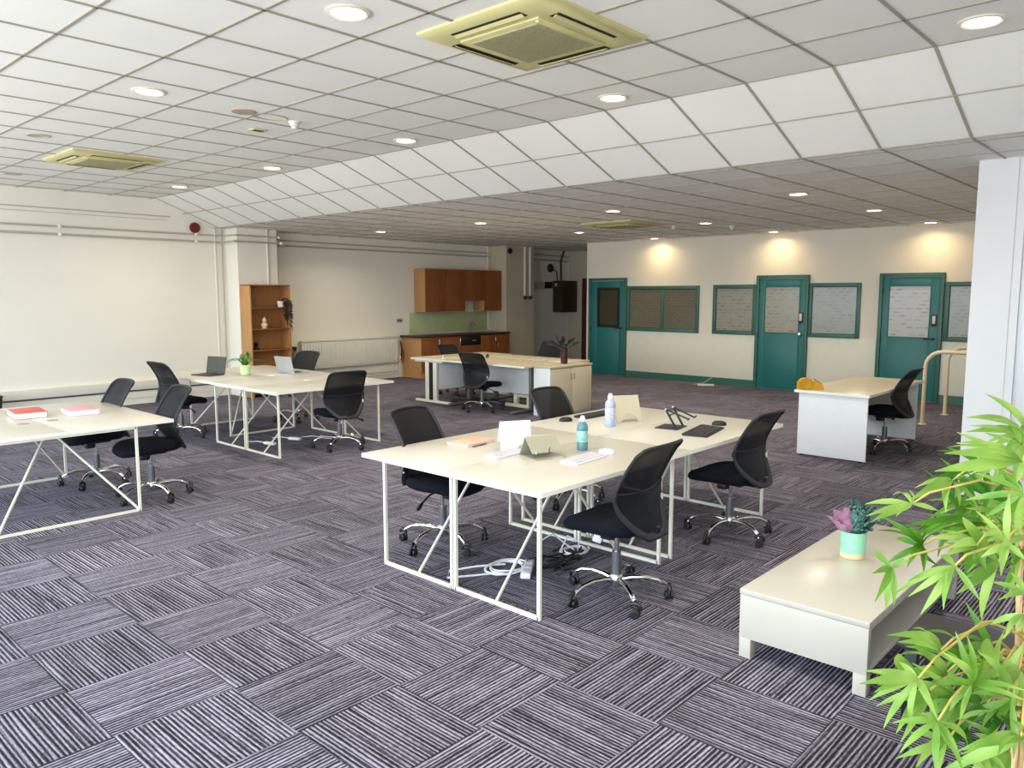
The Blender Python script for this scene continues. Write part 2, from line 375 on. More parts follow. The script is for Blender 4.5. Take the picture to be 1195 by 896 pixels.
DL = [(2.54, 1.1, HI, 'lit round downlight in the high ceiling, nearest the shop front windows'),
 (2.56, 3.51, HI, 'lit round downlight in the high ceiling left of the big air conditioner'),
 (2.53, 5.90, HI, 'lit round downlight in the high ceiling between the two high air conditioners'),
 (4.95, 1.10, HI, 'lit round downlight at the top right corner of the view, beside the sloped ceiling'),
 (4.96, 3.52, HI, 'lit round downlight just behind the big air conditioner by the sloped ceiling'),
 (4.96, 5.93, HI, 'lit round downlight in the high ceiling right of the smoke detector'),
 (4.96, 8.34, HI, 'lit round downlight in the high ceiling, second from the left wall along the slope'),
 (4.94, 10.7, HI, 'lit round downlight in the high ceiling nearest the white left wall'),
 (8.53, 10.9, LO, 'lit downlight in the low ceiling nearest the plain wall above the radiator'),
 (8.54, 8.48, LO, 'lit downlight in the low ceiling above and in front of the kitchen wall cupboards'),
 (8.49, 6.00, LO, 'lit downlight in the low ceiling right in front of the low air conditioner'),
 (8.42, 3.52, LO, 'lit downlight in the low ceiling nearest the sloped part, above the second green door'),
 (11.0, 8.48, LO, 'lit downlight in the low ceiling left of the low air conditioner'),
 (10.86, 5.96, LO, 'lit downlight in the low ceiling right of the low air conditioner, beside the small detector'),
 (10.69, 3.46, LO, 'lit downlight in the low ceiling above the rightmost green door'),
 (13.14, 8.30, LO, 'lit downlight against the green-door wall washing light above the double window'),
 (13.12, 5.89, LO, 'lit downlight against the green-door wall washing light above the middle green door'),
 (13.08, 3.41, LO, 'lit downlight against the green-door wall washing light above the rightmost green door')]
for i, (x, y, z, l) in enumerate(DL):
    o = dl0 if i == 0 else copy_tree(dl0)
    o.location = (x, y, z-.001); o['label'] = l; o['group'] = 'round ceiling downlights'
    if x > 12.9:      # the wall washers
        for ch in o.children:
            if ch.type == 'LIGHT':
                ch.data = bpy.data.lights['wall_washer'] if 'wall_washer' in bpy.data.lights else ch.data.copy()
                ch.data.name = 'wall_washer'; ch.data.energy = 5; ch.data.color = (1, .74, .38)
# air conditioners
def ac_unit(x, y, z, s, label):
    t = thing('ceiling_air_conditioner', label, 'air conditioner', (x, y, z), 0, 'cassette air conditioners')
    b = NB(); h = s/2
    prof = [(1.0, 0), (1.0, -.012), (.93, -.035), (.70, -.040)]
    rings = []
    for k, zz in prof: rings.append([b.verts.new((k*h*sx, k*h*sy, zz)) for sx, sy in ((-1, -1), (1, -1), (1, 1), (-1, 1))])
    for A, B in zip(rings, rings[1:]):
        for k in range(4): b.faces.new((A[k], A[(k+1) % 4], B[(k+1) % 4], B[k]))
    b.faces.new(rings[-1]); b.faces.new(rings[0][::-1])
    obj('fascia', b, M_AC, t)
    b = NB(); box(b, -.63*h, .63*h, -.63*h, .63*h, -.052, -.038, .006, mi=0)
    obj('intake_frame', b, M_AC, t)
    b = NB(); box(b, -.53*h, .53*h, -.53*h, .53*h, -.056, -.050, .002, mi=0)
    for i in range(34):
        yy = -.51*h+i*1.02*h/33; box(b, -.52*h, .52*h, yy-.002, yy+.002, -.060, -.055, mi=0)
    obj('grille', b, M_ACG, t)
    for k in range(4):
        b = NB(); box(b, -.55*h, .55*h, .72*h, .86*h, -.041, -.0385, mi=0)
        v = obj('air_slot', b, M_DARK, t, rot=(0, 0, k*PI/2))
        b = NB(); box(b, -.54*h, .54*h, -.012, .012, -.002, .002)
        f = obj('flap', b, M_AC, v, loc=(0, .79*h, -.046), rot=(.5, 0, 0))
    b = NB(); lathe(b, [(0, -.058), (.012, -.058), (.012, -.05), (0, -.05)], (-.57*h, -.57*h, 0)); obj('catch', b, M_WMET, t)
    return t
ac_unit(3.48, 3.03, HI, .93, 'large yellowed cassette air conditioner in the high ceiling at the top of the view')
ac_unit(3.41, 9.17, HI, .93, 'yellowed cassette air conditioner in the high ceiling near the left wall')
ac_unit(10.1, 6.95, LO, .93, 'yellowed cassette air conditioner in the shadowed low ceiling before the kitchen')
def detector(x, y, z, label, r=.05):
    t = thing('smoke_detector', label, 'smoke detector', (x, y, z), 0, 'ceiling detectors')
    b = NB(); lathe(b, [(0, 0), (r, 0), (r, -.014), (r*.8, -.02)], seg=18); obj('detector_base', b, M_TRUNK, t)
    b = NB(); lathe(b, [(r*.8, -.018), (r*.78, -.035), (r*.5, -.045), (r*.45, -.06), (0, -.06)], seg=18); obj('sensor_head', b, M_TRUNK, t)
detector(3.80, 6.01, HI, 'white smoke detector on the high ceiling beside the round brown patches')
detector(11.6, 5.9, LO, 'small white detector on the low ceiling right of the low air conditioner')
detector(11.0, 6.6, LO, 'tiny round detector on the low ceiling just behind the low air conditioner', .035)
b = NB(); lathe(b, [(0, 0), (.10, 0), (.10, -.005), (.085, -.008), (0, -.004)], seg=26)
tag(obj('ceiling_cover_plate', b, mat('brown_patch', (176, 160, 138), .8, var=.15), loc=(3.32, 5.98, HI)), 'brownish round blanking plate on the ceiling, left of the two patches', 'cover plate')
b = NB(); tube(b, [(.15*math.cos(a*PI/16), .1*math.sin(a*PI/16), 0) for a in range(32)], .005, 6, closed=True)
tag(obj('ceiling_cut_ring', b, mat('brown_patch', (0, 0, 0)), loc=(3.56, 5.99, HI-.002)), 'thin oval brown ring mark on the ceiling beside the smoke detector', 'ring')
b = NB(); box(b, -.07, .07, -.05, .05, -.012, 0, .003); box(b, -.045, .045, -.03, .03, -.014, -.011, mi=1)
tag(obj('ceiling_vent', b, [M_AC, M_BROWN], loc=(3.75, 6.52, HI)), 'small rectangular beige vent plate on the high ceiling below the round patches', 'vent')
for x, y, l in ((2.51, 8.27, 'unlit round recessed spot in the high ceiling left of the second air conditioner'), (3.06, 11.1, 'unlit round recessed spot in the high ceiling close to the left wall')):
    b = NB(); lathe(b, [(0, -.001), (.075, -.001), (.08, -.006), (.1, -.006), (.1, 0)], seg=24)
    tag(obj('unlit_spotlight', b, M_PIPE, loc=(x, y, HI)), l, 'ceiling light')

# ---------------------------------------------------------------- wall services
def conduit(pts, r, label, m=None, cat='pipe', clips=()):
    b = NB(); tube(b, pts, r, 8)
    o = obj('wall_conduit', b, m or M_PIPE); tag(o, label, cat)
    for p in clips:
        c = NB(); lathe(c, [(0, -.02), (r*1.9, -.02), (r*2.1, 0), (r*1.9, .02), (0, .02)], p, 12); obj('junction_box', c, M_TRUNK, o)
    return o
conduit([(XB, YL-.025, 2.655), (6.4, YL-.025, 2.655), (6.4, 11.975, 2.65), (7.2, 11.975, 2.65), (7.22, YL2-.03, 2.645), (12.86, YL2-.03, 2.62)], .013, 'upper of two thin grey conduits running along the left wall', clips=((3.95, YL-.03, 2.655), (5.95, YL-.03, 2.655), (7.2, 11.97, 2.65)))
conduit([(XB, YL-.025, 2.545), (6.37, YL-.025, 2.545), (6.37, 11.96, 2.55), (7.23, 11.96, 2.55), (7.26, YL2-.03, 2.555), (12.86, YL2-.03, 2.54)], .016, 'lower of two thin grey conduits running along the left wall', clips=((3.95, YL-.03, 2.545), (5.95, YL-.03, 2.545), (7.23, 11.95, 2.55)))
conduit([(6.26, YL-.02, .36), (6.26, YL-.02, 2.77)], .018, 'white vertical conduit on the left wall, left of a pair by the column', M_TRUNK)
conduit([(6.39, YL-.015, .36), (6.39, YL-.015, 2.77)], .011, 'thin grey vertical conduit hugging the column corner on the left wall')
conduit([(6.98, 11.98, 1.84), (6.98, 11.98, 2.77)], .016, 'white vertical conduit on the column above the bookshelf', M_TRUNK)
conduit([(12.8, YL2-.02, .9), (12.8, YL2-.02, 2.77)], .02, 'white vertical pipe behind the right end of the kitchen cupboards', M_TRUNK)
for x, l in ((13.50, 'left'), (13.68, 'right')):
    o = conduit([(x, 11.975, 1.66), (x, 11.975, 2.77)], .025, '%s one of two white vertical conduits ending in black sockets by the kitchen' % l, M_TRUNK)
    c = NB(); lathe(c, [(0, -.05), (.035, -.05), (.045, 0), (.035, .03), (0, .03)], (x, 11.96, 1.63), 12); obj('black_socket', c, M_BLACK, o)
b = NB(); box(b, XB, 6.44, YL-.06, YL, .225, .36, .008)
o = tag(obj('wall_trunking', b, M_TRUNK), 'white plastic dado trunking running low along the left wall', 'trunking')
b = NB(); box(b, XB, 6.44, YL-.035, YL-.022, .20, .226); box(b, XB, 6.44, YL-.03, YL-.021, .10, .2, mi=1); obj('trunking_strip_and_shadow', b, [M_GREYM, M_TRUNK], o)  # grey bar paints the shadow line under the trunking; white bar is skirting
b = NB(); lathe(b, [(0, 0), (.075, 0), (.085, .02), (.08, .05), (.03, .06), (0, .06)], seg=20)
tag(obj('fire_bell', b, M_RED, loc=(5.93, YL, 2.76), rot=(PI/2, 0, 0)), 'dark red round fire bell on the left wall under the sloped ceiling', 'bell')
b = NB(); lathe(b, [(0, 0), (.06, 0), (.07, .02), (.065, .04), (.02, .05), (0, .05)], seg=20)
tag(obj('fire_bell', b, mat('dark_bell', (50, 22, 22), .4), loc=(13.0, 12.0, 2.66), rot=(PI/2, 0, 0)), 'small dark fire bell on the column right of the kitchen cupboards', 'bell')
b = NB(); box(b, 10.14, 10.29, YL2-.012, YL2, 1.12, 1.2, .004); box(b, 10.16, 10.21, YL2-.015, YL2-.01, 1.14, 1.18, mi=1); box(b, 10.22, 10.27, YL2-.015, YL2-.01, 1.14, 1.18, mi=1)
tag(obj('wall_socket', b, [M_PIPE, M_GREYM]), 'grey double wall socket between the radiator and the kitchen', 'socket')
# radiator
rad = thing('radiator', 'long cream panel radiator on the wall behind the white desks', 'radiator', (7.85, YL2, .3))
b = NB(); box(b, 0, 2.25, -.11, -.05, 0.02, .53, .008)
for i in range(36):
    x = .05+i*.0605; box(b, x, x+.03, -.118, -.109, .06, .49, .004)
obj('radiator_panel', b, M_TRUNK, rad)
b = NB(); box(b, -.01, 2.26, -.125, -.02, .52, .55, .005); obj('top_grille', b, M_TRUNK, rad)
b = NB(); tube(b, [(2.3, -.08, -.25), (2.3, -.08, .08), (2.25, -.08, .08)], .01); lathe(b, [(0, 0), (.022, 0), (.022, .06), (0, .07)], (2.3, -.08, .08), 12); obj('valve', b, M_TRUNK, rad)
b = NB(); box(b, 7.4, 10.15, YL2-.05, YL2, .13, .19, .005); tube(b, [(7.4, YL2-.08, .1), (10.1, YL2-.08, .1)], .012, 8); tag(obj('heating_pipe_cover', b, M_TRUNK), 'white boxed heating pipes low on the wall under the radiator', 'pipe')
# fire extinguisher-like dark slim object between shelf and radiator
t = thing('fire_extinguisher', 'slim dark grey extinguisher standing between the bookshelf and the radiator', 'fire extinguisher', (7.62, 12.28, 0))
b = NB(); lathe(b, [(0, .0), (.055, .0), (.06, .02), (.06, .62), (.045, .68), (.02, .7), (0, .7)], seg=18); obj('cylinder_body', b, M_GREYM, t)
b = NB(); box(b, -.02, .02, -.05, .05, .7, .76, .005); tube(b, [(0, .04, .73), (0, .09, .68), (0, .08, .45)], .009); obj('valve_handle', b, M_BLACK, t)
b = NB(); tube(b, [(10.22, YL2-.03, .35), (10.22, YL2-.06, .55), (10.22, YL2-.03, .75)], .014); tube(b, [(10.24, YL2-.05, .3), (10.26, YL2-.07, .42), (10.24, YL2-.1, .5), (10.22, YL2-.07, .58)], .008)
tag(obj('hanging_cable', b, M_RED), 'dark red coiled lead hanging on the wall beside the kitchen base units', 'cable')
# alcove electrics
t = thing('electrical_cabinet', 'dark brown steel electrical cabinet high in the far alcove', 'electrical cabinet', (15.15, YL2, 1.25))
b = NB(); box(b, 0, .62, -.28, 0, 0, .78, .006); obj('cabinet_body', b, M_BROWN, t)
b = NB(); box(b, .03, .59, -.292, -.28, .03, .75, .004); obj('cabinet_door', b, M_BROWN, t)
b = NB(); box(b, -.008, 0, -.14, -.06, .64, .72, .004); obj('warning_plate', b, M_AC, t)
b = NB(); box(b, 14.45, 14.72, YL2-.1, YL2, 1.82, 2.0, .005); tag(obj('meter_box', b, M_PIPE), 'small grey meter box in the alcove left of the brown cabinet', 'box')
b = NB(); box(b, 14.74, 15.0, YL2-.12, YL2, 1.84, 2.0, .005); tag(obj('switch_box', b, M_BLACK), 'small black switch box between the meter box and the brown cabinet', 'box')
conduit([(15.35, YL2-.1, 2.03), (15.33, YL2-.1, 2.5), (15.45, YL2-.1, 2.77)], .022, 'black pipe rising from the brown cabinet to the alcove ceiling', M_BLACK)
conduit([(15.2, YL2-.1, 2.03), (15.18, YL2-.1, 2.25), (15.05, YL2-.1, 2.3)], .014, 'short black cable bending left above the brown cabinet', M_BLACK)
for x in (14.55, 14.62): conduit([(x, YL2-.03, 2.0), (x-.02, YL2-.03, 2.5)], .008, 'thin conduit above the %s side of the meter box' % ('left' if x < 14.6 else 'right'))
b = NB(); lathe(b, [(0, 0), (.1, 0), (.11, .03), (.08, .07), (0, .08)], seg=18); tag(obj('alarm_sounder', b, M_BLACK, loc=(15.02, YL2, 2.34), rot=(PI/2, 0, 0)), 'round black alarm sounder above the brown alcove cabinet', 'alarm')
conduit([(13.86, YL2-.04, 2.66), (15.7, YL2-.04, 2.64)], .02, 'upper grey pipe crossing the alcove wall near the ceiling')
conduit([(13.86, YL2-.04, 2.54), (15.7, YL2-.04, 2.52)], .02, 'lower grey pipe crossing the alcove wall near the ceiling')

# ---------------------------------------------------------------- kitchen
def cab_door(b_name, x0, x1, yf, z0, z1, parent, m=M_OAKD, hx=None, hz=None):
    b = NB(); box(b, x0+.004, x1-.004, yf-.02, yf, z0+.004, z1-.004, .003)
    w = .05
    if z1-z0 > .3:
        box(b, x0+.004, x0+w, yf-.024, yf-.019, z0+.004, z1-.004, .002); box(b, x1-w, x1-.004, yf-.024, yf-.019, z0+.004, z1-.004, .002)
        box(b, x0+w, x1-w, yf-.024, yf-.019, z1-w, z1-.004, .002); box(b, x0+w, x1-w, yf-.024, yf-.019, z0+.004, z0+w, .002)
    d = obj(b_name, b, m, parent)
    if hx:
        b = NB(); tube(b, [(hx, yf-.022, hz-.05), (hx, yf-.04, hz-.045), (hx, yf-.04, hz+.045), (hx, yf-.022, hz+.05)], .005, 6); obj('handle', b, M_CHROME, d)
    return d
def wall_cab(x0, x1, z0, z1, label, doors):
    t = thing('kitchen_wall_cabinet', label, 'cabinet', (0, 0, 0), 0, 'oak kitchen wall cabinets')
    b = NB(); box(b, x0, x1, 12.16, YL2, z0, z1, .002); obj('cabinet_body', b, M_OAK, t)
    for a, c, hx in doors: cab_door('door', a, c, 12.16, z0, z1, t, hx=None)
wall_cab(10.62, 11.75, 1.33, 2.22, 'oak double wall cupboard, left end of the kitchen row', [(10.62, 11.17, 11.13), (11.18, 11.75, 11.23)])
wall_cab(11.76, 12.33, 1.56, 2.22, 'short oak wall cupboard in the middle of the kitchen row', [(11.76, 12.33, 12.28)])
wall_cab(12.34, 12.89, 1.33, 2.22, 'tall oak wall cupboard, right end of the kitchen row', [(12.34, 12.89, 12.40)])
YF = 11.90
def base_cab(x0, x1, label, style):
    t = thing('kitchen_base_cabinet', label, 'cabinet', (0, 0, 0), 0, 'oak kitchen base cabinets')
    b = NB(); box(b, x0, x1, YF, YL2-.02, .12, .82, .002); box(b, x0, x1, YF+.03, YL2-.02, 0, .12); obj('cabinet_body', b, M_OAK if x0 < 10.4 else M_OAKD, t)
    if style == 'door': cab_door('door', x0, x1, YF, .13, .81, t, hx=x1-.04, hz=.72)
    elif style == 'drawer':
        cab_door('drawer', x0, x1, YF, .67, .81, t); cab_door('door', x0, x1, YF, .13, .66, t, hx=x0+.04, hz=.58)
    else:
        b = NB(); box(b, x0+.01, x1-.01, YF-.03, YF, .62, .81, .004)
        p = obj('control_panel', b, M_BLACK, t)
        b = NB()
        for k in range(3): lathe(b, [(0, 0), (.02, 0), (.018, .02), (0, .022)], (0, 0, 0), 12); break
        for k in range(4): box(b, x1-.12-k*.04, x1-.14-k*.04, YF-.035, YF-.028, .70, .73)
        obj('knobs', b, M_CHROME, p)
        cab_door('door', x0, x1, YF, .13, .61, t)
base_cab(10.27, 10.78, 'oak base cupboard, left end of the kitchen counter', 'door')
base_cab(10.79, 11.37, 'oak base cupboard just left of the black built-in appliance', 'door')
base_cab(11.38, 11.95, 'built-in appliance with black control panel and oak front', 'app')
base_cab(11.96, 12.45, 'oak base cupboard just right of the black built-in appliance', 'door')
base_cab(12.46, 12.88, 'oak base cupboard with a top drawer, right end of the kitchen', 'drawer')
b = NB(); box(b, 10.22, 12.89, 11.86, YL2, .82, .86, .006); tag(obj('kitchen_worktop', b, M_WORK), 'dark brown laminate worktop along the oak kitchen', 'worktop')
b = NB(); box(b, 10.48, 12.83, YL2-.013, YL2-.001, .88, 1.31, .002); tag(obj('splashback', b, M_SPLASH), 'pale green glass splashback under the kitchen wall cupboards', 'splashback')
t = thing('kitchen_tap', 'small dark mixer tap on the kitchen worktop', 'tap', (12.1, 12.35, .86))
b = NB(); lathe(b, [(0, 0), (.03, 0), (.025, .02), (.018, .1), (0, .11)], seg=14); obj('tap_body', b, M_GREYM, t)
b = NB(); tube(b, [(0, 0, .08), (0, -.02, .2), (0, -.1, .22), (0, -.14, .17)], .011); obj('spout', b, M_GREYM, t)

# ---------------------------------------------------------------- bookshelf
t = thing('bookshelf', 'tall open oak bookshelf against the white column', 'bookshelf', (6.46, 11.68, 0))
b = NB(); box(b, 0, .025, 0, .31, 0, 1.83, .002); obj('side_panel', b, M_OAK, t)
b = NB(); box(b, .715, .74, 0, .31, 0, 1.83, .002); obj('side_panel', b, M_OAKS, t)
b = NB(); box(b, .025, .715, .295, .305, 0, 1.83); obj('back_panel', b, M_OAKS, t)
b = NB(); box(b, 0, .74, 0, .31, 1.83, 1.85, .002); obj('top_panel', b, M_OAKD, t)
for z in (.08, .42, .78, 1.13, 1.48):
    b = NB(); box(b, .025, .715, .01, .295, z-.02, z, .002); obj('shelf', b, M_OAKD, t)
M_IV = mat('ivory_ceramic', (222, 214, 180), .4)
b = NB(); lathe(b, [(0, 0), (.045, 0), (.05, .01), (.035, .02), (.055, .05), (.05, .08), (.02, .1), (.035, .115), (.038, .14), (.02, .165), (.008, .19), (0, .195)], seg=18)
tag(obj('figurine', b, M_IV, loc=(6.76, 11.78, 1.13)), 'small ivory urn figurine on the second shelf of the bookshelf', 'figurine')
b = NB(); lathe(b, [(0, 0), (.035, 0), (.04, .02), (.03, .12), (.015, .17), (.015, .22), (.022, .24), (0, .24)], seg=18)
tag(obj('glass_vase', b, mat('smoky_glass', (150, 130, 100), .15, trans=.5), loc=(6.56, 11.8, 1.48)), 'slim smoky glass vase on the top shelf of the bookshelf', 'vase')
t = thing('trailing_plant', 'dark trailing plant in a white pot hanging over the bookshelf top shelf', 'plant', (7.05, 11.74, 1.48))
b = NB(); lathe(b, [(0, 0), (.045, 0), (.06, .1), (.052, .1), (.04, .02), (0, .02)], seg=18); obj('plant_pot', b, M_TRUNK, t)
b = NB(); rr = random.Random(3)
for k in range(16):
    a = rr.uniform(0, 2*PI); L = rr.uniform(.15, .42)
    x, y = .05+.05*math.cos(a)+.03, -.03+.05*math.sin(a)-.03
    pts = [(0, 0, .1), (x*.7, y*.7, .15), (x, y, .1), (x*1.15, y*1.3, -L*.5), (x*1.2, y*1.3, -L)]
    tube(b, pts, .003, 4)
    for j in range(16):
        f = j/16; px_, py_, pz_ = x*1.15+rr.uniform(-.02, .02), y*1.25+rr.uniform(-.02, .02), .1-(L+.1)*f
        s = rr.uniform(.012, .02); an = rr.uniform(0, 6.28)
        vs = [b.verts.new((px_+s*math.cos(an+q)*k2, py_+s*.5*math.sin(an+q), pz_+s*math.sin(an+q)*k2)) for q, k2 in ((0, 1.3), (1.57, .7), (3.14, 1.3), (4.71, .7))]
        b.faces.new(vs)
obj('foliage', b, mat('dark_red_green_leaf', (44, 34, 24), .6, var=.4, scale=30), t)
b = NB(); lathe(b, [(0, 0), (.05, 0), (.055, .03), (.03, .07), (.045, .1), (.02, .13), (0, .13)], seg=16)
tag(obj('dark_ornament', b, M_BLACK, loc=(6.60, 11.78, .78)), 'small dark ornament at the left of the third bookshelf shelf', 'ornament')

# ---------------------------------------------------------------- office chair
def chair_proto():
    t = thing('office_chair', '', 'office chair')
    # base
    b = NB(); lathe(b, [(0, .07), (.035, .07), (.04, .085), (.04, .125), (.03, .14), (0, .14)], seg=18)
    for k in range(5):
        a = 2*PI*k/5+PI/2; c, s = math.cos(a), math.sin(a)
        tube(b, [(c*r, s*r, z) for r, z in ((.02, .108), (.08, .122), (.16, .125), (.23, .112), (.275, .088), (.292, .062))], [.02, .019, .0165, .0145, .013, .011], 10, flat=.75)
    obj('star_base', b, M_CHROME, t)
    for k in range(5):
        a = 2*PI*k/5+PI/2; sw = a+1.1+.6*k
        b = NB()
        for q in (-1, 1):
            lathe(b, [(0, -.009), (.02, -.009), (.0255, -.005), (.0265, 0), (.0255, .005), (.02, .009), (0, .009)], (0, 0, q*.0145), 16)
        bmesh.ops.rotate(b, verts=b.verts, matrix=Matrix.Rotation(PI/2, 3, 'X'))
        # hood
        ring = []
        tube(b, [(-.03, 0, .018), (-.024, 0, .042), (0, 0, .055), (.02, 0, .05), (.03, 0, .034)], [.008, .012, .014, .012, .008], 8)
        tube(b, [(0, 0, .04), (0, 0, .07)], .008, 8)
        obj('caster', b, M_BLACK, t, loc=(.295*math.cos(a), .295*math.sin(a), .0265), rot=(0, 0, sw))
    b = NB(); lathe(b, [(0, .09), (.026, .09), (.028, .2), (.025, .27), (0, .27)], seg=18); obj('column_sleeve', b, M_GREYM, t)
    b = NB(); lathe(b, [(0, .26), (.0145, .26), (.0145, .385), (0, .385)], seg=14); obj('gas_piston', b, M_CHROME, t)
    b = NB(); box(b, -.065, .065, -.11, .1, .372, .405, .01); box(b, -.035, .035, .02, .09, .33, .375, .008)
    obj('tilt_mechanism', b, M_BLACK, t)
    b = NB(); tube(b, [(.05, .0, .385), (.15, .0, .375), (.24, .01, .345)], .006, 8); tube(b, [(.235, .01, .347), (.265, .012, .33), (.29, .013, .315)], [.008, .014, .012], 8)
    obj('height_lever', b, M_BLACK, t)
    # seat cushion
    b = NB(); SEG = 40; rings = []
    def out(inset, z):
        r = []
        for k in range(SEG):
            a = 2*PI*k/SEG; c, s = math.cos(a), math.sin(a); n = 3.6
            rr_ = (abs(c)**n+abs(s)**n)**(-1/n)
            x, y = rr_*c*(.245-inset), rr_*s*(.235-inset)
            x *= 1-.10*max(0, -y/.235)
            zz = z-.035*max(0, y/.235)**3 + .012*(x/.24)**2
            r.append(b.verts.new((x, y+.03, zz)))
        return r
    for ins, z in ((.09, .398), (.04, .402), (.012, .415), (0, .435), (.004, .458), (.022, .474), (.06, .482), (.13, .483)): rings.append(out(ins, z))
    for A, B in zip(rings, rings[1:]):
        for k in range(SEG): b.faces.new((A[k], A[(k+1) % SEG], B[(k+1) % SEG], B[k]))
    b.faces.new(rings[0][::-1]); b.faces.new(rings[-1])
    obj('seat', b, M_SEAT, t, ang=60)
    # backrest
    def yz(v):     # v 0 bottom .. 1 top
        z = .415+.50*v
        y = -.245+.075*math.sin(min(1, v/.42)*PI/2) if v < .42 else -.17-.15*((v-.42)/.58)**1.35
        return y, z
    def hw(v):
        if v < .42: return .085+.142*math.sin(v/.42*PI/2)**.8 if v > 0 else .085
        return .227-.018*((v-.42)/.58)
    def P(u, v):
        y, z = yz(v); w = hw(v)
        if v > .93: w -= .014*((v-.93)/.07)**2
        return (u*w, y+.045*u*u*(w/.22)**2, z-.008*u*u*(v > .9))
    NU, NV = 14, 26
    b = NB(); G = [[b.verts.new(P(-1+2*i/NU, j/NV)) for i in range(NU+1)] for j in range(NV+1)]
    for j in range(NV):
        for i in range(NU): b.faces.new((G[j][i], G[j][i+1], G[j+1][i+1], G[j+1][i]))
    br = obj('backrest', b, M_MESH, t, ang=180)
    b = NB()
    edge = [P(-1, v/20) for v in range(8, 20)]+[P(-.97, .985), P(-.85, 1.0)]+[P(u/8, 1.0) for u in range(-6, 7)]+[P(.85, 1.0), P(.97, .985)]+[P(1, v/20) for v in range(19, 7, -1)]
    tube(b, edge, .0105, 8)
    obj('back_frame', b, M_FRAME, br)
    b = NB()
    us = [P(-1, v/20) for v in range(10, -1, -1)]+[P(-.4, 0), P(0, 0), P(.4, 0)]+[P(1, v/20) for v in range(0, 11)]
    n = len(us); rs = [.010+.016*math.sin(PI*i/(n-1))**.7 for i in range(n)]
    us = [(p[0], p[1]-.008, p[2]) for p in us]
    tube(b, us, rs, 8, flat=.55)
    # lumbar cross strut and spine
    tube(b, [P(-.97, .48), P(-.5, .46), P(0, .455), P(.5, .46), P(.97, .48)], .006, 6)
    obj('lower_shell', b, M_FRAME, br)
    b = NB(); tube(b, [(0, -.07, .39), (0, -.19, .392), (0, -.25, .41), (0, -.262, .46)], [.03, .032, .03, .02], 8, flat=.5)
    obj('back_bracket', b, M_BLACK, t)
    b = NB(); p = P(.995, .27); box(b, p[0]-.001, p[0]+.012, p[1]-.02, p[1]-.012, p[2]-.03, p[2]+.035); obj('care_tag', b, M_TRUNK, br)
    return t
CH = [ # x, y, facing angle, base phase, label
 (3.50, 2.415, 92, 19, 'black mesh office chair in front of the near desks, closest chair to the camera'),
 (3.47, 3.82, -78, 43, 'black mesh office chair behind the near desks beside the white laptop stand'),
 (4.93, 3.86, -88, 50, 'black mesh office chair behind the near desks, beyond the two drink bottles'),
 (4.98, 2.48, 90, 33, 'black mesh office chair at the right end of the near desks, beside the black keyboard'),
 (4.98, 7.16, 78, 69.04, 'black mesh office chair seen from behind at the middle white desks'),
 (4.10, 9.12, 4, 5, 'black mesh office chair at the left end of the middle desks, by the dark laptop'),
 (5.68, 9.18, 190, 30, 'black mesh office chair behind the middle desks, beyond the silver laptop'),
 (2.66, 6.53, 176, 58, 'black mesh office chair at the front-left desk, nearer of the two there'),
 (2.54, 7.40, 180, 10, 'black mesh office chair at the front-left desk, farther of the two there'),
 (8.02, 7.95, 8, 40.05, 'black mesh office chair at the far desk cluster, facing the pale modesty panel'),
 (9.10, 9.62, -95, 10.09, 'black mesh office chair behind the left end of the far desks, by the kitchen'),
 (9.84, 8.30, 185, 20, 'black mesh office chair behind the far desks beside the dark leafed plant'),
 (8.86, 2.64, 88, 33, 'black mesh office chair at the single desk on the right before the green doors'),
]
proto = chair_proto()
for i, (x, y, a, tw, l) in enumerate(CH):
    o = proto if i == 0 else copy_tree(proto)
    o.location = (x, y, 0); o.rotation_euler = (0, 0, math.radians(a-90)); o['label'] = l; o['group'] = 'black mesh office chairs'
    tw = math.radians(tw-(a-90))-PI/2
    k5 = 0; dz = -round((CH[i][3] % 1), 3)
    for ch in o.children:
        if ch.name.split('.')[0] in ('seat', 'backrest', 'back_bracket', 'tilt_mechanism', 'height_lever', 'gas_piston'): ch.location[2] = dz
    for ch in o.children:
        if ch.name.startswith('star_base'): ch.rotation_euler[2] = tw
        if ch.name.startswith('caster'):
            an = 2*PI*k5/5+PI/2+tw; k5 += 1
            ch.location = (.295*math.cos(an), .295*math.sin(an), .0265)

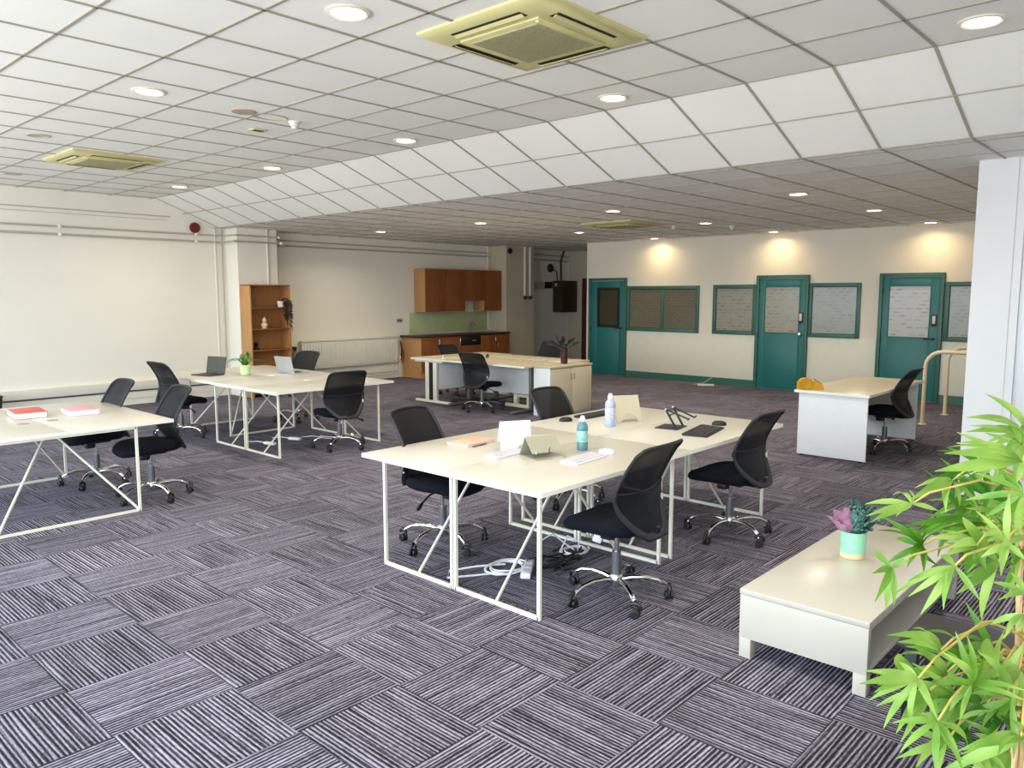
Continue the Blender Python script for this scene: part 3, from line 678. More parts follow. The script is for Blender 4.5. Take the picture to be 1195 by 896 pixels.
# ---------------------------------------------------------------- desks
W = .0185
def painted_lit_edge(t, xa, xb, ya, yb):  # added whiter strips: light on the tabletop edges put into colour
    b = NB(); e = .0012; za, zb = TT-.0255, TT-.001
    box(b, xa-e, xa, ya, yb, za, zb); box(b, xb, xb+e, ya, yb, za, zb); box(b, xa, xb, ya-e, ya, za, zb); box(b, xa, xb, yb, yb+e, za, zb)
    obj('painted_lit_edge', b, M_WEDGE, t)
def white_desk(x0, x1, y0, y1, fx0, fx1, fy0, fy1, label, along='x', apex=None):
    """desk with end frames at fx0/fx1 spanning fy0..fy1 (along='x')"""
    t = thing('white_desk', label, 'desk', ((x0+x1)/2, (y0+y1)/2, 0), 0, 'white tube-framed desks')
    cx, cy = (x0+x1)/2, (y0+y1)/2
    L = lambda p: (p[0]-cx, p[1]-cy, p[2])
    b = NB(); box(b, x0-cx, x1-cx, y0-cy, y1-cy, TT-.026, TT, .003); obj('tabletop', b, M_WHITE, t)
    painted_lit_edge(t, x0-cx, x1-cx, y0-cy, y1-cy)
    zt = TT-.026-W/2
    for fx in (fx0, fx1):
        for fy in (fy0, fy1):
            b = NB(); sq(b, L((fx, fy, 0)), L((fx, fy, TT-.026)), W); obj('leg', b, M_WMET, t)
        b = NB(); sq(b, L((fx, fy0, W/2)), L((fx, fy1, W/2)), W); obj('bottom_rail', b, M_WMET, t)
        b = NB(); sq(b, L((fx, fy0, zt)), L((fx, fy1, zt)), W); obj('top_rail', b, M_WMET, t)
        b = NB(); ym = (fy0+fy1)/2; sq(b, L((fx, ym, W/2)), L(((fx0+fx1)/2, ym, zt)), .012); obj('diagonal_brace', b, M_WMET, t)
    b = NB(); ym = (fy0+fy1)/2; sq(b, L((fx0, ym, zt)), L((fx1, ym, zt)), W); obj('under_beam', b, M_WMET, t)
    return t
Y0, YM, Y1 = 2.47, 3.215, 3.96
white_desk(2.915, 4.405, Y0, YM-.0014, 2.97, 4.13, 2.53, 3.16, 'white desk nearest the camera, under the grey laptop stand and teal bottle')
white_desk(4.410, 5.80, Y0, YM-.0014, 4.27, 5.60, 2.53, 3.16, 'white desk at the right of the near four, under the black keyboard')
white_desk(2.915, 4.405, YM+.0014, Y1, 2.97, 4.13, 3.19, 3.80, 'white desk at the left of the near four, under the white laptop stand')
white_desk(4.410, 5.80, YM+.0014, Y1, 4.27, 5.60, 3.19, 3.80, 'white desk at the back of the near four, under the beige laptop stand')
white_desk(4.17, 5.68, 7.07, 7.808, 4.215, 5.50, 7.13, 7.79, 'white desk at the front of the middle cluster, with a chair seen from behind')
white_desk(4.17, 5.68, 7.812, 8.55, 4.215, 5.48, 7.83, 8.47, 'white desk in the middle cluster holding the laptops and small fern')
def bench(x0, x1, xm, y0, y1, fx0, fx1, fy0, fy1, dy, label, seam=True):
    t = thing('white_desk', label, 'desk', (xm, (y0+y1)/2, 0), 0, 'white tube-framed desks')
    cx, cy = xm, (y0+y1)/2; L = lambda p: (p[0]-cx, p[1]-cy, p[2])
    for a, c in ((x0, xm-.002), (xm+.002, x1)):
        b = NB(); box(b, a-cx, c-cx, y0-cy, y1-cy, TT-.026, TT, .003); tp = obj('tabletop', b, M_WHITE, t); painted_lit_edge(t, a-cx, c-cx, y0-cy, y1-cy)
    zt = TT-.026-W/2; ap = (fx0+fx1)/2
    for fy, s in ((fy0, 1), (fy1, -1)):
        for fx in (fx0, fx1):
            b = NB(); sq(b, L((fx, fy, 0)), L((fx, fy, TT-.026)), W); obj('leg', b, M_WMET, t)
            b = NB(); sq(b, L((fx, fy, W/2)), L((ap, fy+s*dy, zt)), .014); obj('diagonal_brace', b, M_WMET, t)
        b = NB(); sq(b, L((fx0, fy, W/2)), L((fx1, fy, W/2)), W); obj('bottom_rail', b, M_WMET, t)
        b = NB(); sq(b, L((fx0, fy, zt)), L((fx1, fy, zt)), W); obj('top_rail', b, M_WMET, t)
    b = NB(); sq(b, L((ap, fy0, zt)), L((ap, fy1, zt)), W); obj('under_beam', b, M_WMET, t)
    return t
lb = bench(1.17, 2.71, 1.935, 6.17, 7.86, 1.447, 2.42, 6.14+.05, 7.84, .42, 'white double desk at the left edge of the view, with the red and pink books')
for x, y in ((1.82, 6.79), (2.03, 6.81)):
    b = NB(); lathe(b, [(0, .0012), (.038, .0012), (.042, .0025), (.042, 0), (0, 0)], (x-lb.location.x, y-lb.location.y, TT), 20); lab(obj('cable_port', b, mat('grey_port', (150, 140, 150), .5), lb), 'grey round cable port')
bench(4.17, 5.72, 4.95, 8.554, 9.98, 4.50, 5.36, 8.70, 9.72, .4, 'white double desk at the back of the middle cluster, between the laptop and the bookshelf')

# far cluster by the kitchen
M_CLAM = mat('cream_laminate', (186, 174, 150), .35, var=.03, scale=4)
M_PALE = mat('pale_panel', (226, 226, 228), .5, var=.02)
t = thing('far_desk', 'cream topped desk with white C-leg at the left end of the far cluster', 'desk', (8.0, 8.8, 0), 0, 'cream topped office desks')
b = NB(); box(b, .0, 1.6, 0, .72, TT-.026, TT, .003, mi=0); obj('tabletop', b, [M_CLAM], t)
b = NB(); box(b, -.004, 0, .002, .718, TT-.028, TT-.001); box(b, 0, 1.5, -.003, 0, TT-.026, TT-.001); obj('edge_strip', b, M_WEDGE, t)
b = NB(); box(b, .03, .09, -.16, .66, .01, .05, .012); box(b, .035, .085, .16, .24, .04, TT-.026, .006); box(b, .035, .085, .34, .42, .04, TT-.026, .006); box(b, .03, .09, .02, .66, TT-.06, TT-.026, .006)
obj('c_leg', b, M_WMET, t)
b = NB(); box(b, .05, .07, .24, .34, .05, TT-.06); obj('cable_cover', b, M_BLACK, t)
b = NB(); box(b, 1.5, 1.56, .02, .66, .01, .05, .012); box(b, 1.5, 1.55, .24, .4, .04, TT-.026, .006); obj('c_leg', b, M_WMET, t)
b = NB(); box(b, .1, 1.5, .16, .178, .22, TT-.03, .003); obj('modesty_panel', b, M_PALE, t)
t = thing('far_desk', 'cream topped desk at the front of the far cluster, over the pale modesty panel', 'desk', (8.0, 7.1, 0), 0, 'cream topped office desks')
b = NB(); box(b, 0, .745, .0, 1.695, TT-.026, TT, .003); obj('tabletop', b, M_CLAM, t)
b = NB(); box(b, -.003, 0, .002, 1.69, TT-.026, TT-.001); obj('edge_strip', b, M_WEDGE, t)
M_DGLEG = mat('grey_leg_metal', (112, 110, 104), .4, .3)
for y in (.22, 1.5):
    b = NB(); box(b, .0, .62, y, y+.06, .01, .045, .012); box(b, .40, .48, y+.005, y+.055, .04, TT-.026, .006); obj('c_leg', b, M_DGLEG, t)
b = NB(); box(b, .56, .578, .1, 1.6, .22, TT-.03, .003); obj('modesty_panel', b, M_PALE, t)
t = thing('far_desk', 'cream topped desk at the back of the far cluster, behind the low dividing rail', 'desk', (8.75, 7.1, 0), 0, 'cream topped office desks')
b = NB(); box(b, 0, .745, .0, 1.695, TT-.026, TT, .003); obj('tabletop', b, M_CLAM, t)
for y in (.22, 1.5):
    b = NB(); box(b, .1, .72, y, y+.06, .01, .045, .012); box(b, .24, .32, y+.005, y+.055, .04, TT-.026, .006); obj('c_leg', b, M_DGLEG, t)
# storage end
t = thing('desk_end_cabinet', 'desk-high storage cabinet at the right end of the far desks, white side and beige front', 'cabinet', (8.19, 6.80, 0))
b = NB(); box(b, .0, .022, 0, .295, 0, TT-.028, .002); obj('side_panel', b, M_PALE, t)
b = NB(); box(b, .022, .95, .012, .295, .0, TT-.028, .002); obj('cabinet_body', b, M_BEIGE, t)
b = NB(); box(b, .025, .485, -.006, .012, .03, TT-.04, .002); d = obj('door', b, M_BEIGE, t)
b = NB(); tube(b, [(.45, -.008, .50), (.45, -.028, .51), (.45, -.028, .57), (.45, -.008, .58)], .005, 6); obj('handle', b, M_GREYM, d)
b = NB(); box(b, .49, .945, -.006, .012, .03, TT-.04, .002); d = obj('door', b, M_BEIGE, t)
b = NB(); tube(b, [(.52, -.008, .50), (.52, -.028, .51), (.52, -.028, .57), (.52, -.008, .58)], .005, 6); obj('handle', b, M_GREYM, d)
b = NB(); box(b, -.005, .96, -.012, .297, TT-.028, TT, .003); obj('top_panel', b, M_CLAM, t)
t = thing('desk_divider_rail', 'low cream rail with round end knobs lying along the far desktops', 'rail', (8.735, 7.33, TT))
b = NB(); box(b, -.015, .015, 0, 1.2, .0, .02, .004); obj('rail_bar', b, M_CLAM, t)
for y, m in ((0, M_PIPE), (1.2, M_BLACK)):
    b = NB(); lathe(b, [(0, 0), (.028, 0), (.028, .03), (.018, .055), (0, .06)], (0, y, .0), 14); obj('end_knob', b, m, t)
b = NB(); lathe(b, [(0, 0), (.035, 0), (.035, .012), (.015, .02), (.013, .06), (.0, .065)], (8.13, 8.84+.06, TT), 14); tag(obj('desk_clamp', b, M_IV), 'small ivory clamp stub on the left end of the far desks', 'clamp')
t = thing('vase_plant', 'dark plum leafed plant in a tall dark vase on the far storage cabinet', 'plant', (8.75, 7.0, TT))
b = NB(); lathe(b, [(0, 0), (.045, 0), (.05, .02), (.05, .2), (.055, .23), (.045, .23), (.04, .05), (0, .04)], seg=20); obj('vase', b, mat('plum_vase', (62, 28, 32), .3), t)
b = NB(); rr = random.Random(5)
def broadleaf(b, base, tip, w, up=Vector((0, 0, 1)), mi=0, n=7, fold=.25, sag=.05):
    base, tip = Vector(base), Vector(tip); d = tip-base; L = d.length; dn = d.normalized()
    s = dn.cross(up)
    if s.length < .1: s = dn.cross(Vector((1, 0, 0)))
    s.normalize(); nrm = s.cross(dn).normalized(); rows = []
    for i in range(n+1):
        f = i/n; ww = w*math.sin(PI*min(1, f*.93+.05))**.9*(1-.25*f)+.0008
        if i == n: ww = .0006
        c = base+d*f+nrm*(sag*L*4*f*(1-f))
        rows.append((b.verts.new(c-s*ww/2+nrm*fold*ww), b.verts.new(c), b.verts.new(c+s*ww/2+nrm*fold*ww)))
    for A, B in zip(rows, rows[1:]):
        for k in (0, 1): b.faces.new((A[k], A[k+1], B[k+1], B[k])).material_index = mi
R_ = Vector((math.sin(YAW), -math.cos(YAW), 0))
for sx, sz, w in ((-.17, .18, .07), (-.12, .30, .06), (-.26, .10, .07), (.02, .30, .08), (.10, .22, .07), (.16, .16, .05), (.15, .26, .06), (-.06, .22, .08), (.06, .14, .06), (-.3, .2, .06)):
    sx *= .85; sz *= .7; w *= .8; tip = R_*sx+Vector((rr.uniform(-.08, .08), rr.uniform(-.08, .08), .2+sz)); base = tip*.45+Vector((0, 0, .12))
    tube(b, [(0, 0, .2), tuple(base)], .004, 5); broadleaf(b, base, tip, w, up=Vector((-.6, -.6, .5)))
obj('foliage', b, mat('plum_leaf', (24, 20, 14), .5, var=.4, scale=20), t)
# things under the far desks
b = NB(); box(b, 0, .05, 0, .55, 0, .05, .006); box(b, -.01, .06, .05, .1, .05, .2, .004); box(b, -.01, .06, .3, .36, .05, .22, .004); box(b, 0, .05, .1, .3, .16, .2, .004)
tag(obj('cable_tray', b, M_IV, loc=(8.62, 7.5, 0)), 'ivory bracketed cable tray under the far desks', 'cable tray')
b = NB()
for k in range(6): tube(b, [(8.35+rr.uniform(-.15, .3), 8.5+rr.uniform(-.2, .4), .01+rr.uniform(0, .08)) for q in range(5)], .007, 5)
tag(obj('cable_bundle', b, M_BLACK), 'tangled black cables on the floor under the far desks', 'cable')

# right-hand single desk
t = thing('panel_end_desk', 'cream topped desk with white panel ends standing alone before the green doors', 'desk', (8.0, 2.54, 0))
b = NB(); box(b, 0, 1.86, 0, .76, TT-.026, TT, .003); obj('tabletop', b, M_CLAM, t)
b = NB(); box(b, -.004, 0, .002, .758, TT-.027, TT-.001); box(b, 0, 1.86, -.003, 0, TT-.026, TT-.001); obj('edge_strip', b, M_WEDGE, t)
for x in (.055, 1.74):
    b = NB(); box(b, x, x+.025, .03, .73, .015, TT-.026, .002); p = obj('end_panel', b, M_PALE, t)
    for y in (.08, .68):
        q = NB(); lathe(q, [(0, 0), (.02, 0), (.02, .016), (0, .016)], (x+.012, y, 0), 10); obj('foot', q, M_BLACK, p)
b = NB(); box(b, .08, 1.74, .60, .618, .2, TT-.026, .002); obj('modesty_panel', b, M_BEIGE, t)
# yellow tape dispenser
t = thing('tape_dispenser', 'large yellow desk tape dispenser on the corner of the right-hand desk', 'tape dispenser', (8.12, 3.18, TT), math.radians(-48.5))
M_YEL = mat('yellow_plastic', (206, 152, 30), .4, var=.05)
pf = [(-.13, 0), (.13, 0), (.13, .03), (.115, .052), (.04, .10), (.025, .088), (-.005, .11), (-.05, .122), (-.10, .11), (-.128, .07)]
b = NB(); prism(b, pf, lambda u, v, w: (u, -.035+w, v), .07); obj('dispenser_body', b, M_YEL, t)
b = NB(); lathe(b, [(0, 0), (.03, 0), (.052, .004), (.055, .012), (.05, .012), (.028, .006), (0, .01)], seg=24); obj('tape_reel', b, M_YEL, t, loc=(-.055, -.036, .062), rot=(PI/2, 0, 0))
b = NB(); tube(b, [(.045, -.03, .103), (.045, .03, .103)], .004, 6); tube(b, [(.04, 0, .104), (.12, 0, .056)], .003, 5); obj('cutter', b, M_BROWN, t)
# small papers on the right desk? handrails
def handrail(x, label):
    t = thing('handrail', label, 'handrail', (x, 2.84, 0), 0, 'cream tubular handrails')
    b = NB(); pts = [(0, 0, 0), (0, -.0, .76)]+[(0, -.2+.2*math.cos(a), .76+.2*math.sin(a)) for a in (PI/10*k for k in range(1, 6))]+[(0, -1.2, .96)]
    tube(b, pts, .026, 12); obj('rail_tube', b, M_RAIL, t)
    b = NB(); tube(b, [(0, -.75, 0), (0, -.75, .95)], .022, 12); obj('post', b, M_RAIL, t)
    for y in (0, -.75):
        b = NB(); lathe(b, [(0, 0), (.055, 0), (.055, .008), (0, .01)], (0, y, 0), 16); obj('floor_flange', b, M_RAIL, t)
handrail(11.06, 'nearer cream tubular handrail curving down to the floor by the white pier')
handrail(12.16, 'farther cream tubular handrail beside the rightmost green door')
t = thing('floor_bracket', 'small white metal bracket lying on the floor below the green-door wall', 'bracket', (13.05, 7.05, 0), math.radians(-50))
b = NB(); box(b, -.16, .14, -.02, .02, 0, .035, .004); obj('bracket_bar', b, M_TRUNK, t)
b = NB(); tube(b, [(-.2, .15, .01), (-.05, .05, .05), (.1, -.02, .16)], .008, 6); tube(b, [(.1, -.02, .16), (.06, .1, .1)], .006, 6); obj('bent_rod', b, M_PIPE, t)

# ---------------------------------------------------------------- things on the near desks
Z = TT+.0005
M_GREY_ST = mat('grey_stand_metal', (166, 164, 146), .4, .2)
M_WST = mat('white_stand_metal', (222, 220, 234), .4)
M_BST = mat('beige_stand_metal', (178, 172, 154), .4, .15)
def notch(w, h, r, cx=0, n=10):
    p = [(-w/2, 0)]
    p += [(cx-r*math.cos(PI*k/n), r*math.sin(PI*k/n)) for k in range(n+1)]
    p += [(w/2, 0), (w/2, h), (-w/2, h)]
    return p
def tent_stand(name, loc, rz, m, w, L, a1, a2, label, notch_front=True):
    """folded plate: front plate leans back at a1, rear plate at a2"""
    t = thing(name, label, 'laptop stand', loc, rz, 'bent metal laptop stands')
    top = L*math.sin(a1)
    b = NB(); prism(b, notch(w, L, w*.17, w*.18) if notch_front else [(-w/2, 0), (w/2, 0), (w/2, L), (-w/2, L)], lambda u, v, q: (u, -L*math.cos(a1)+v*math.cos(a1)-q*math.sin(a1)*1, v*math.sin(a1)+q*math.cos(a1)), .004)
    obj('front_plate', b, m, t)
    L2 = top/math.sin(a2)
    b = NB(); prism(b, notch(w, L2, w*.28), lambda u, v, q: (u, L2*math.cos(a2)-v*math.cos(a2)+q*math.sin(a2), v*math.sin(a2)+q*math.cos(a2)), .004)
    obj('rear_plate', b, m, t)
    for s in (-1, 1):
        b = NB(); x = s*w*.38; y0 = -L*math.cos(a1)
        f = .22; y1, z1 = y0+L*f*math.cos(a1), L*f*math.sin(a1)
        tube(b, [(x, y1, z1), (x, y1-.03, z1+.002), (x, y1-.036, z1+.02)], .0045, 6); obj('hook', b, m, t)
    return t
def lstand(loc, rz, m, w, H_, lean_f, lean_r, base, label, rear_notch=True):
    """inverted V of sheet metal: front plate with hooks, rear plate, base plate folded back under it"""
    t = thing('laptop_stand', label, 'laptop stand', loc, rz, 'bent metal laptop stands')
    th = .004; yr = H_*lean_r; yf = -H_*lean_f*.72; zf = H_*.28
    q1 = Vector((0, yf, zf)); q0 = Vector((0, 0, H_)); d = (q1-q0); Lf = d.length; d.normalize()
    def mp(o, dd):
        nn = Vector((0, -dd.z, dd.y))
        return lambda u, v, q: tuple(o+Vector((u, 0, 0))+dd*v+nn*q)
    rect = lambda h: [(-w/2, 0), (w/2, 0), (w/2, h), (-w/2, h)]
    def nt_(h, r, cx): return [(-w/2, 0), (w/2, 0), (w/2, h)]+[(cx+r*math.cos(PI*k/10), h-r*math.sin(PI*k/10)) for k in range(11)]+[(-w/2, h)]
    b = NB(); prism(b, nt_(Lf, w*.17, w*.2), mp(q0, d), th); obj('front_plate', b, m, t)
    r1 = Vector((0, yr, 0)); d2 = (r1-q0); Lr = d2.length; d2.normalize()
    b = NB(); prism(b, nt_(Lr-.002, w*.15 if rear_notch == 1 else w*.33, -w*.2 if rear_notch == 1 else 0) if rear_notch else rect(Lr-.002), mp(q0, d2), th); obj('rear_plate', b, m, t)
    if base:
        b = NB(); prism(b, nt_(yr+base, w*.2, w*.2), lambda u, v, q: (u, yr-v, q), th); obj('base_plate', b, m, t)
    for sg in (-1, 1):
        b = NB(); x = sg*w*.42; tube(b, [(x, yf+.01, zf+.006), (x, yf-.012, zf-.002), (x, yf-.022, zf+.006), (x, yf-.022, zf+.024)], .0042, 6); obj('hook', b, m, t)
lstand((3.66, 3.33, Z), math.radians(152), M_WST, .21, .185, .35, .12, 0, 'white folded laptop stand beside the pink folder on the near desks', 1)
lstand((3.62, 3.08, Z), math.radians(-18), M_GREY_ST, .22, .125, 1.0, .55, .13, 'grey bent metal laptop stand between the white stand and the teal bottle', 0)
lstand((5.10, 3.46, Z), math.radians(146), M_BST, .21, .20, .30, .50, 0, 'beige laptop stand behind the lavender bottle on the near desks', 2)
def keyboard(loc, rz, m, mk, label, w=.36, d=.13):
    t = thing('keyboard', label, 'keyboard', loc, rz)
    b = NB(); prism(b, [(-d/2, 0), (d/2, 0), (d/2, .016), (-d/2, .009)], lambda u, v, q: (-w/2+q, u, v), w); obj('keyboard_case', b, m, t)
    b = NB()
    for r in range(5):
        for c in range(15):
            x = -w/2+.012+c*(w-.024)/15; y = -d/2+.012+r*(d-.024)/5; z = .009+.007*(r+.5)/5
            box(b, x+.001, x+(w-.024)/15-.001, y+.001, y+(d-.024)/5-.001, z, z+.005)
    obj('keys', b, mk, t)
def mouse(loc, rz, m, label):
    b = NB(); SEG = 20
    rings = []
    for k, (f, z) in enumerate(((1, 0), (1.02, .008), (.97, .018), (.82, .027), (.5, .033), (.1, .0345))):
        rings.append([b.verts.new((.031*f*math.cos(2*PI*i/SEG)*(1-.1*math.sin(2*PI*i/SEG)), .054*f*math.sin(2*PI*i/SEG), z)) for i in range(SEG)])
    for A, B in zip(rings, rings[1:]):
        for i in range(SEG): b.faces.new((A[i], A[(i+1) % SEG], B[(i+1) % SEG], B[i]))
    b.faces.new(rings[0][::-1]); b.faces.new(rings[-1])
    o = tag(obj('computer_mouse', b, m, loc=loc, rot=(0, 0, rz), ang=60), label, 'mouse')
    w = NB(); lathe(w, [(0, -.004), (.007, -.004), (.008, 0), (.007, .004), (0, .004)], seg=12); obj('scroll_wheel', w, M_GREYM, o, loc=(0, .025, .028), rot=(0, PI/2, 0))
M_WPL = mat('white_plastic', (230, 226, 232), .35); M_KEY = mat('pale_keys', (206, 202, 214), .5); M_KEYB = mat('black_keys', (30, 29, 30), .5)
keyboard((3.70, 2.80, Z), math.radians(4), M_WPL, M_KEY, 'white keyboard on the near desks in front of the teal bottle', .33, .12)
mouse((3.93, 2.80, Z), math.radians(20), mat('lilac_mouse', (214, 206, 234), .35), 'pale lilac mouse at the right end of the white keyboard')
keyboard((3.49, 3.25, Z), math.radians(3), M_WPL, M_KEY, 'white keyboard lying in front of the white laptop stand', .30, .10)
mouse((3.70, 3.20, Z), math.radians(-60), mat('grey_white_mouse', (206, 200, 202), .35), 'small pale mouse right of the white laptop stand')
keyboard((5.05, 2.74, Z), math.radians(12), M_BLACK, M_KEYB, 'black keyboard on the near desks in front of the black chair', .44, .18)
mouse((5.40, 2.80, Z), math.radians(30), M_BLACK, 'black mouse beside the black keyboard at the right of the near desks')
keyboard((5.14, 3.78, Z), math.radians(0), M_BLACK, M_KEYB, 'black keyboard at the far edge of the near desks, behind the bottles', .40, .13)
mouse((4.75, 3.78, Z), math.radians(60), M_BLACK, 'black mouse at the far edge of the near desks behind the teal bottle')
# pink folder
t = thing('folder', 'pink folder with rose gold pen lying left of the white laptop stand', 'folder', (3.62, 3.68, Z), math.radians(4))
b = NB(); box(b, -.15, .13, -.09, .10, 0, .004, .001); box(b, -.15, .13, -.09, .10, .014, .018, .001); obj('cover', b, mat('pink_cover', (214, 172, 150), .6), t)
b = NB(); box(b, -.145, .125, -.087, .095, .004, .014); obj('pages', b, M_WPL, t)
b = NB(); tube(b, [(-.12, -.11, .006), (.02, -.105, .006)], .005, 8); obj('pen', b, mat('rose_gold', (170, 110, 90), .3, .8), t)
# bottles
def bottle(loc, s, mats, label):
    t = thing('drink_bottle', label, 'bottle', loc, 0, 'drink bottles on the near desks'); r = .036*s
    b = NB(); lathe(b, [(0, 0), (r*.94, 0), (r, .006), (r, .05*s), (r*.97, .052*s), (r*.97, .13*s), (r, .132*s), (r, .15*s), (r*.85, .168*s), (r*.45, .182*s), (r*.42, .188*s), (0, .188*s)], seg=24); obj('bottle_body', b, mats[0], t)
    b = NB(); lathe(b, [(r*.985, .055*s), (r*.995, .056*s), (r*.995, .127*s), (r*.985, .128*s)], seg=24); obj('pattern_sleeve', b, mats[1], t)
    b = NB(); lathe(b, [(0, .186*s), (r*.5, .186*s), (r*.52, .192*s), (r*.52, .206*s), (r*.36, .212*s), (r*.34, .222*s), (0, .224*s)], seg=18); obj('cap', b, mats[2], t)
bottle((3.93, 2.99, Z), 1.0, [mat('teal_bottle', (96, 150, 160), .25, trans=.3), mat('mint_pattern', (140, 190, 184), .35, var=.25, scale=60), M_WPL], 'teal water bottle with a white cap on the near desks')
bottle((4.80, 3.39, Z), 1.12, [mat('lavender_bottle', (170, 184, 214), .25), mat('lavender_pattern', (196, 196, 226), .35, var=.35, scale=70), M_WPL], 'lavender patterned bottle with a white cap before the beige stand')
# black folding stand
t = thing('folding_laptop_stand', 'black folding laptop stand on a flat base, right of the lavender bottle', 'laptop stand', (5.06, 3.02, Z), math.radians(10))
b = NB(); box(b, -.10, .11, -.09, .09, 0, .006, .002); obj('base_plate', b, M_BLACK, t)
for s in (-1, 1):
    x = s*.075
    b = NB(); sq(b, (x, -.07, .006), (x+.02, .02, .14), .012); obj('lower_arm', b, M_BLACK, t)
    b = NB(); sq(b, (x+.02, .03, .145), (x+.02, -.15, .075) if s > 0 else (x+.02, -.15, .085), .011); tube(b, [(x+.02, -.15, .075), (x+.02, -.165, .09)], .006, 6); obj('upper_arm', b, M_BLACK, t)
b = NB(); tube(b, [(-.06, -.01, .10), (.1, -.01, .10)], .006, 8); obj('cross_bar', b, M_BLACK, t)
for s in (-1, 1):
    b = NB(); lathe(b, [(0, -.009), (.008, -.009), (.008, .009), (0, .009)], seg=12); obj('pivot_joint', b, M_CHROME, t, loc=(s*.075+.02, .02, .143), rot=(0, PI/2, 0))
# floor cables and adaptors
def coil(cx, cy, r, n, z, m, label, name='coiled_cable', rr2=.0055, e=.7, a0=0):
    b = NB(); pts = []; q = random.Random(int(cx*100))
    for i in range(n*16):
        a = a0+2*PI*i/16; k = r*(1+.18*math.sin(i*.31)+q.uniform(-.03, .03))
        pts.append((cx+k*math.cos(a), cy+e*k*math.sin(a), z+.004*(i//16)+.003*math.sin(i)))
    tube(b, pts, rr2, 6); return tag(obj(name, b, m), label, 'cable')
coil(3.42, 3.18, .13, 4, .008, M_WPL, 'coiled white cable on the carpet under the near desks, left coil', e=.8)
b = NB(); tube(b, [(3.52, 3.05, .01), (3.2, 3.22, .008), (3.05, 3.32, .008), (3.14, 3.40, .008), (3.3, 3.33, .01), (3.45, 3.22, .012)], .0065, 8)
tag(obj('white_cable_loop', b, M_WPL), 'long white cable loop trailing left on the carpet under the near desks', 'cable')
b = NB(); tube(b, [(3.56, 3.04, .02), (3.6, 3.06, .16), (3.72, 3.06, .18), (3.85, 3.05, .08), (3.9, 3.0, .03), (4.0, 3.06, .06), (3.95, 3.12, .1), (3.82, 3.08, .03)], .0055, 8)
tag(obj('white_cable', b, M_WPL), 'white cable arching up between the coil and the plug block', 'cable')
coil(3.93, 3.04, .09, 3, .02, M_WPL, 'second coiled white cable beside the plug block under the near desks', e=.8)
t = thing('power_strip', 'white power strip lying in the left cable coil under the near desks', 'power strip', (3.47, 3.05, 0), math.radians(35))
b = NB(); box(b, -.13, .13, -.03, .03, 0, .035, .006); obj('strip_body', b, M_WPL, t)
b = NB()
for k in range(3): box(b, -.1+k*.075, -.05+k*.075, -.02, .02, .035, .037, mi=0)
obj('socket_faces', b, M_KEY, t)
b = NB(); box(b, -.05, .05, -.03, .03, 0, .05, .008); o = tag(obj('plug_adaptor', b, M_WPL, loc=(3.98, 2.90, .10), rot=(.3, .2, .5)), 'white plug adaptor hanging in the cables under the near desks', 'adaptor')
b = NB()
q = random.Random(11)
for k in range(7):
    x0, y0 = 3.62+q.uniform(-.05, .3), 3.0+q.uniform(-.08, .1)
    tube(b, [(x0+q.uniform(-.12, .2), y0+q.uniform(-.08, .08), .008+q.uniform(0, .05)) for _ in range(6)], .006, 6)
tag(obj('black_cable_bundle', b, M_BLACK), 'tangled black cables on the carpet under the near desks', 'cable')
for x, y, a in ((3.72, 2.98, 20), (3.88, 3.0, 45)):
    b = NB(); box(b, -.06, .06, -.028, .028, 0, .03, .008); tag(obj('power_adaptor', b, M_BLACK, loc=(x, y, 0), rot=(0, 0, math.radians(a))), 'black power brick on the carpet, %s the plug adaptor' % ('left of' if x < 3.8 else 'just below'), 'adaptor')
# floor cables, middle desks
for x, y in ((4.55, 7.9), (4.9, 7.95), (5.2, 7.75)):
    b = NB(); box(b, -.08, .08, -.025, .025, 0, .03, .006); tube(b, [(.08, 0, .015), (.16, .04, .03), (.24, -.02, .01), (.3, .03, .01)], .006, 6)
    tag(obj('extension_socket', b, M_WPL, loc=(x, y, 0), rot=(0, 0, .4*x)), 'white extension socket with lead on the floor under the middle desks, %s of three' % {4.55: 'leftmost', 4.9: 'middle', 5.2: 'rightmost'}[x], 'power strip')

# ---------------------------------------------------------------- middle desks: laptops, fern
def laptop(loc, rz, mb, ms, label, tilt=105, w=.33, d=.23):
    t = thing('laptop', label, 'laptop', loc, rz, 'open laptops on the middle desks')
    b = NB(); box(b, -w/2, w/2, 0, d, 0, .014, .003); o = obj('keyboard_deck', b, mb, t)
    b = NB(); box(b, -w/2+.03, w/2-.03, .08, .2, .014, .0148); box(b, -.05, .05, .01, .07, .014, .0146); obj('keys_and_trackpad', b, M_KEYB, o)
    a = math.radians(tilt)
    b = NB(); prism(b, [(0, 0), (.21, 0), (.21, .007), (0, .007)], lambda u, v, q: (-w/2+q, d-u*math.cos(a)+v*math.sin(a)*1, .014+u*math.sin(a)+v*math.cos(a)), w)
    l = obj('screen_lid', b, mb, t)
    b = NB(); prism(b, [(.01, -.0006), (.2, -.0006), (.2, 0), (.01, 0)], lambda u, v, q: (-w/2+.01+q, d-u*math.cos(a)+v*math.sin(a)*1, .014+u*math.sin(a)+v*math.cos(a)), w-.02)
    obj('display', b, ms, l)
M_SCR = mat('dark_screen', (58, 58, 48), .25); M_SIL = mat('silver_aluminium', (196, 200, 204), .35, .55); M_DGR = mat('dark_grey_laptop', (62, 58, 58), .4, .3)
laptop((4.40, 9.22, Z), math.radians(-76), M_DGR, M_SCR, 'open dark laptop near the left end of the middle desks', 100)
laptop((5.50, 8.72, Z), math.radians(96), M_SIL, M_SCR, 'open silver laptop seen from behind on the middle desks', 104)
M_LIME = mat('pale_lime_pot', (214, 236, 176), .45)
t = thing('potted_fern', 'small green fern in a pale lime pot between the two laptops', 'potted plant', (4.84, 8.93, Z))
